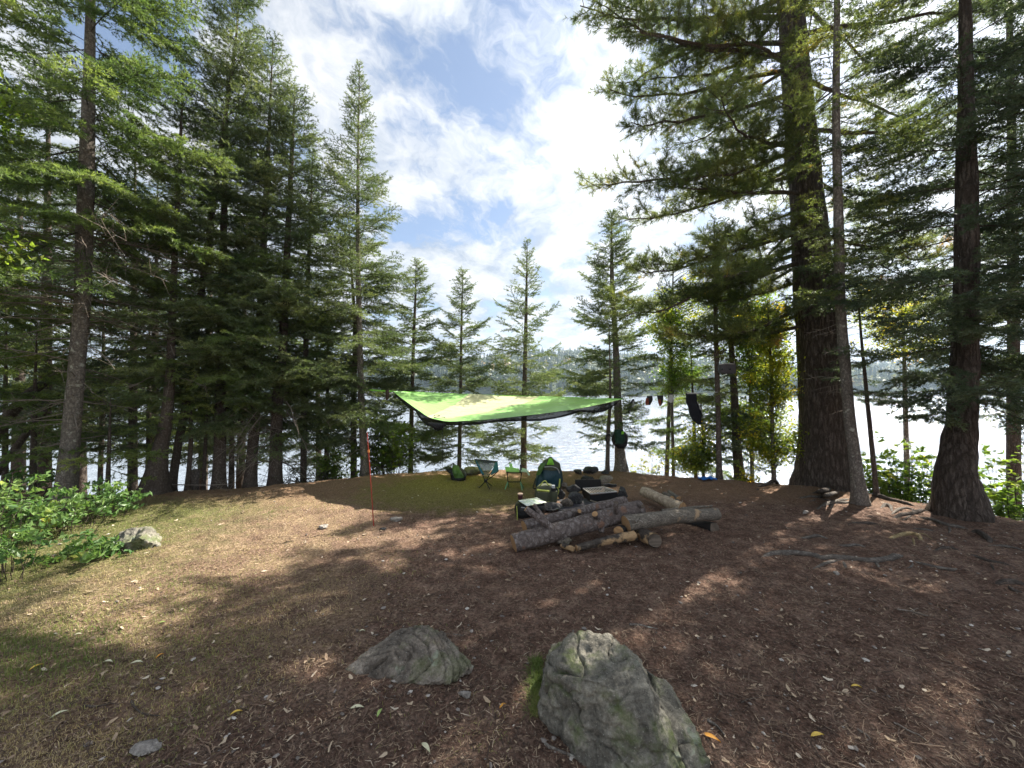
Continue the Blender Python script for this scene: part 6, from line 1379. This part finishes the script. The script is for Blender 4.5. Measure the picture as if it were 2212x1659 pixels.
roots('worn_root', 'worn yellowish hump of root like a small stump', [(1130, 525), (1200, 500), (1270, 480), (1340, 478), (1390, 500), (1400, 540)], (((1330, 480), (1420, 478), (1500, 520)), ((1340, 500), (1345, 530), (1350, 560))), 36, 'rooty', seed=40, up=.1)
roots('surface_root', 'low dark root between the slender trunk and the worn hump', [(800, 402), (900, 392), (1000, 394), (1100, 402)], (), 22, 'rootd', seed=44)

roots('surface_root', 'root snaking from the right foot of the giant pine behind the slender trunk', [(820, 70), (760, 110), (680, 128), (600, 150), (540, 158)], (((680, 128), (640, 150), (610, 175)),), 30, 'rootd', seed=50)
roots('surface_root', 'knotted root just left of the slender trunk foot, below the upper one', [(860, 215), (790, 235), (720, 232), (650, 250), (560, 290)], (((720, 232), (700, 262), (660, 285)),), 30, seed=52)
roots('surface_root', 'root fanning left from the foot of the twisted trunk', [(1460, 290), (1400, 300), (1330, 322), (1250, 330), (1180, 350)], (((1330, 322), (1300, 350), (1240, 372)),), 34, 'rootd', seed=54)
roots('surface_root', 'thin root between the worn hump and the grey root', [(1560, 470), (1470, 452), (1400, 440), (1320, 430)], (), 20, seed=56)
roots('surface_root', 'dark root crossing the slope near the right edge below the low one', [(1720, 640), (1820, 655), (1930, 690), (2060, 720), (2180, 760)], (((1930, 690), (1960, 730), (1980, 760)),), 30, 'rootd', seed=58)
roots('surface_root', 'short grey root above the long pale one on its left', [(700, 560), (800, 572), (900, 566), (980, 580)], (), 24, seed=60)
# low stump and fallen rail among the left trunks
g = P(420, 1048, 6.75); st = thing('stump', 'short rotten stump among the thin trunks on the left', 'stump', (g[0], g[1], gz(g[0], g[1])))
mb = MB(); tube(mb, [(g[0] - .02, g[1], gz(g[0], g[1]) - .05), (g[0], g[1], g[2] + .12), (g[0] + .01, g[1], g[2] + .27)], [.085, .07, .06], 18, rn=.18, m=12, caps=False); mb.build('trunk', M['barkg'], st)
mb = MB(); q = np.array((g[0] + .01, g[1], g[2] + .262)); tube(mb, [q, q + (0, 0, .006)], .058, 18, rn=.15); mb.build('broken_top', M['enddark'], st)
mb = MB(); tube(mb, [P(345, 1046, 6.4), P(430, 1048, 6.5), P(500, 1046, 6.6)], [.010, .009, .006], 7, m=16, rn=.1); tag(mb.build('fallen_pole', M['deadtwig'], None, P(345, 1046, 6.4)), 'thin pale fallen pole lying along the foot of the left trunks', 'branch')
def stick(label, pl, r, mat='deadtwig', forks=()):
    q = [G(X, Y) + (0, 0, r * 1.2) for X, Y in pl]; mb = MB(); tube(mb, q, np.linspace(r, r * .45, len(q)), 7, rn=.15, m=len(q) * 6)
    for f in forks: tube(mb, [G(X, Y) + (0, 0, r) for X, Y in f], [r * .6, r * .3] if len(f) == 2 else np.linspace(r * .6, r * .3, len(f)), 6, rn=.15)
    tag(mb.build('stick', M[mat], None, q[0]), label, 'stick', 'sticks on the ground')
stick('curved black stick in the lower left', [(284, 1518), (292, 1532), (310, 1545), (345, 1550)], .006, 'twig')
stick('short dark stick at the lower left of the straw-covered ground', [(182, 1527), (205, 1530), (235, 1524)], .007, 'twig')
stick('thin forked stick just below the layered rock', [(806, 1486), (816, 1500), (838, 1511), (868, 1512)], .0045, forks=(((812, 1494), (822, 1478)),))
stick('pale root-like stick at the lower left of the big boulder', [(1170, 1602), (1185, 1618), (1215, 1630), (1240, 1640), (1258, 1654)], .009, 'barkg')
stick('dark stick lying right of the big boulder slab', [(1528, 1560), (1548, 1572), (1565, 1592)], .008, 'barkg')
stick('straight pale stick in the lower right', [(1938, 1566), (1965, 1582), (1985, 1590), (2000, 1602)], .005)
stick('second pale stick in the lower right, left of the straight one', [(1852, 1578), (1872, 1590), (1880, 1600)], .005)
stick('bark-covered stick above the big boulder', [(1360, 1352), (1380, 1353), (1400, 1358), (1420, 1362)], .009, 'barkg')
stick('pale stick between the layered rock and the log pile', [(960, 1372), (985, 1374), (1002, 1376)], .007, 'barkg')
stick('long bare weed stem standing out on the lit ground left of the red pole', [(660, 1108), (668, 1100), (676, 1092)], .003)
stick('thin light stick lying towards the upper right of the bare ground', [(1938, 1318), (1965, 1322), (2000, 1332), (2020, 1336)], .006, forks=(((1965, 1322), (1985, 1315)),))
stick('forked dark twig near the lower edge right of centre', [(1600, 1520), (1618, 1512), (1640, 1508)], .004, 'twig')
def leaf_thing(X, Y, col, label, s=.030, a=0.3):
    c = G(X, Y); n = 9; u = np.linspace(0, 1, n); w_ = np.sin(np.pi * u ** .8) * .30; d = np.array((math.cos(a), math.sin(a), 0)); e = np.array((-d[1], d[0], 0)); v = []
    for k in range(n):
        b = c + d * (u[k] - .5) * s * 2 + (0, 0, .008 + .010 * math.sin(u[k] * 3)); v += [b - e * w_[k] * s + (0, 0, .006), b, b + e * w_[k] * s + (0, 0, .006)]
    mb = MB(); mb.add(v, grid_faces(n, 3), 0); tag(mb.build('fallen_leaf', col, None, c), label, 'leaf', 'fallen leaves')
yl = m_plain('yellow_leaf', (.52, .36, .07), .6); pl_ = m_plain('pale_leaf', (.52, .50, .34), .6); orl = m_plain('orange_leaf', (.55, .26, .04), .6); gl_ = m_plain('green_leaf', (.30, .40, .12), .6)
for a in ((1536, 1600, orl, 'long orange leaf at the right foot of the big boulder', .04, -.6), (1766, 1595, yl, 'yellow leaf alone in the lower right', .035, .1), (920, 1622, pl_, 'pale leaf near the bottom edge left of the boulder', .035, -.8),
          (771, 1535, pl_, 'white-backed leaf below the layered rock', .035, .1), (128, 1549, pl_, 'pale round leaf in the lower left corner', .03, .9), (168, 1376, pl_, 'pale leaf high on the straw-coloured ground', .024, .4),
          (78, 1446, yl, 'yellow curled leaf near the left edge', .028, 1.2), (233, 1435, pl_, 'whitish leaf left of centre on the straw-coloured ground', .03, 0), (295, 1437, pl_, 'narrow pale leaf on the straw-coloured ground', .034, .2),
          (345, 1422, orl, 'small orange leaf upright on the straw-coloured ground', .022, 1.3), (510, 1546, yl, 'yellow leaf on the dark soil lower left of centre', .026, .5), (1086, 1531, orl, 'orange leaf at the left foot of the big boulder', .022, .7),
          (1850, 1489, yl, 'small pale yellow leaf on the dark shaded soil at the right', .026, -.2), (782, 1368, pl_, 'small cream leaf on the lit slope above the layered rock', .02, .2), (350, 1350, gl_, 'green leaf on the left grass', .022, .6), (820, 1546, gl_, 'pale green leaf standing left of the boulder', .026, 1.4)):
    leaf_thing(*a)
mu = thing('mushroom', 'small white mushroom on the bank behind the leafy bush', 'mushroom', G(850, 1024)); g = G(850, 1024)
mb = MB(); tube(mb, [g, g + (0, 0, .05)], .010, 8); mb.build('stem', M['white'], mu); mb = MB(); loft(mb, [(g[2] + .048, g[0], g[1], .045, .045, 1), (g[2] + .058, g[0], g[1], .04, .04, 1), (g[2] + .068, g[0], g[1], .015, .015, 1)], sides=16); mb.build('cap', M['white'], mu)
# moss-green grass tuft beside the boulder
rg = np.random.default_rng(4); n = 1500; pts = np.array([G(1162 + rg.normal(0, 7) - abs(rg.normal(0, 5)), rg.uniform(1425, 1550)) for _ in range(n)])
mb = MB(); blades(mb, pts[:, 0], pts[:, 1], rg, rg.uniform(.02, .06, n), rg.uniform(.0015, .003, n), np.clip(rg.normal(.3, .15, n), 0, 1), 0.9)
tag(mb.build('grass_tuft', mg, None, pts.mean(0)), 'tuft of fresh green grass along the left side of the big boulder', 'grass tuft')
for o in scene.objects:
    if '_w' in o.keys(): del o['_w']
print('NEEDLES', NT_[0], sum(len(m.polygons) for m in bpy.data.meshes))
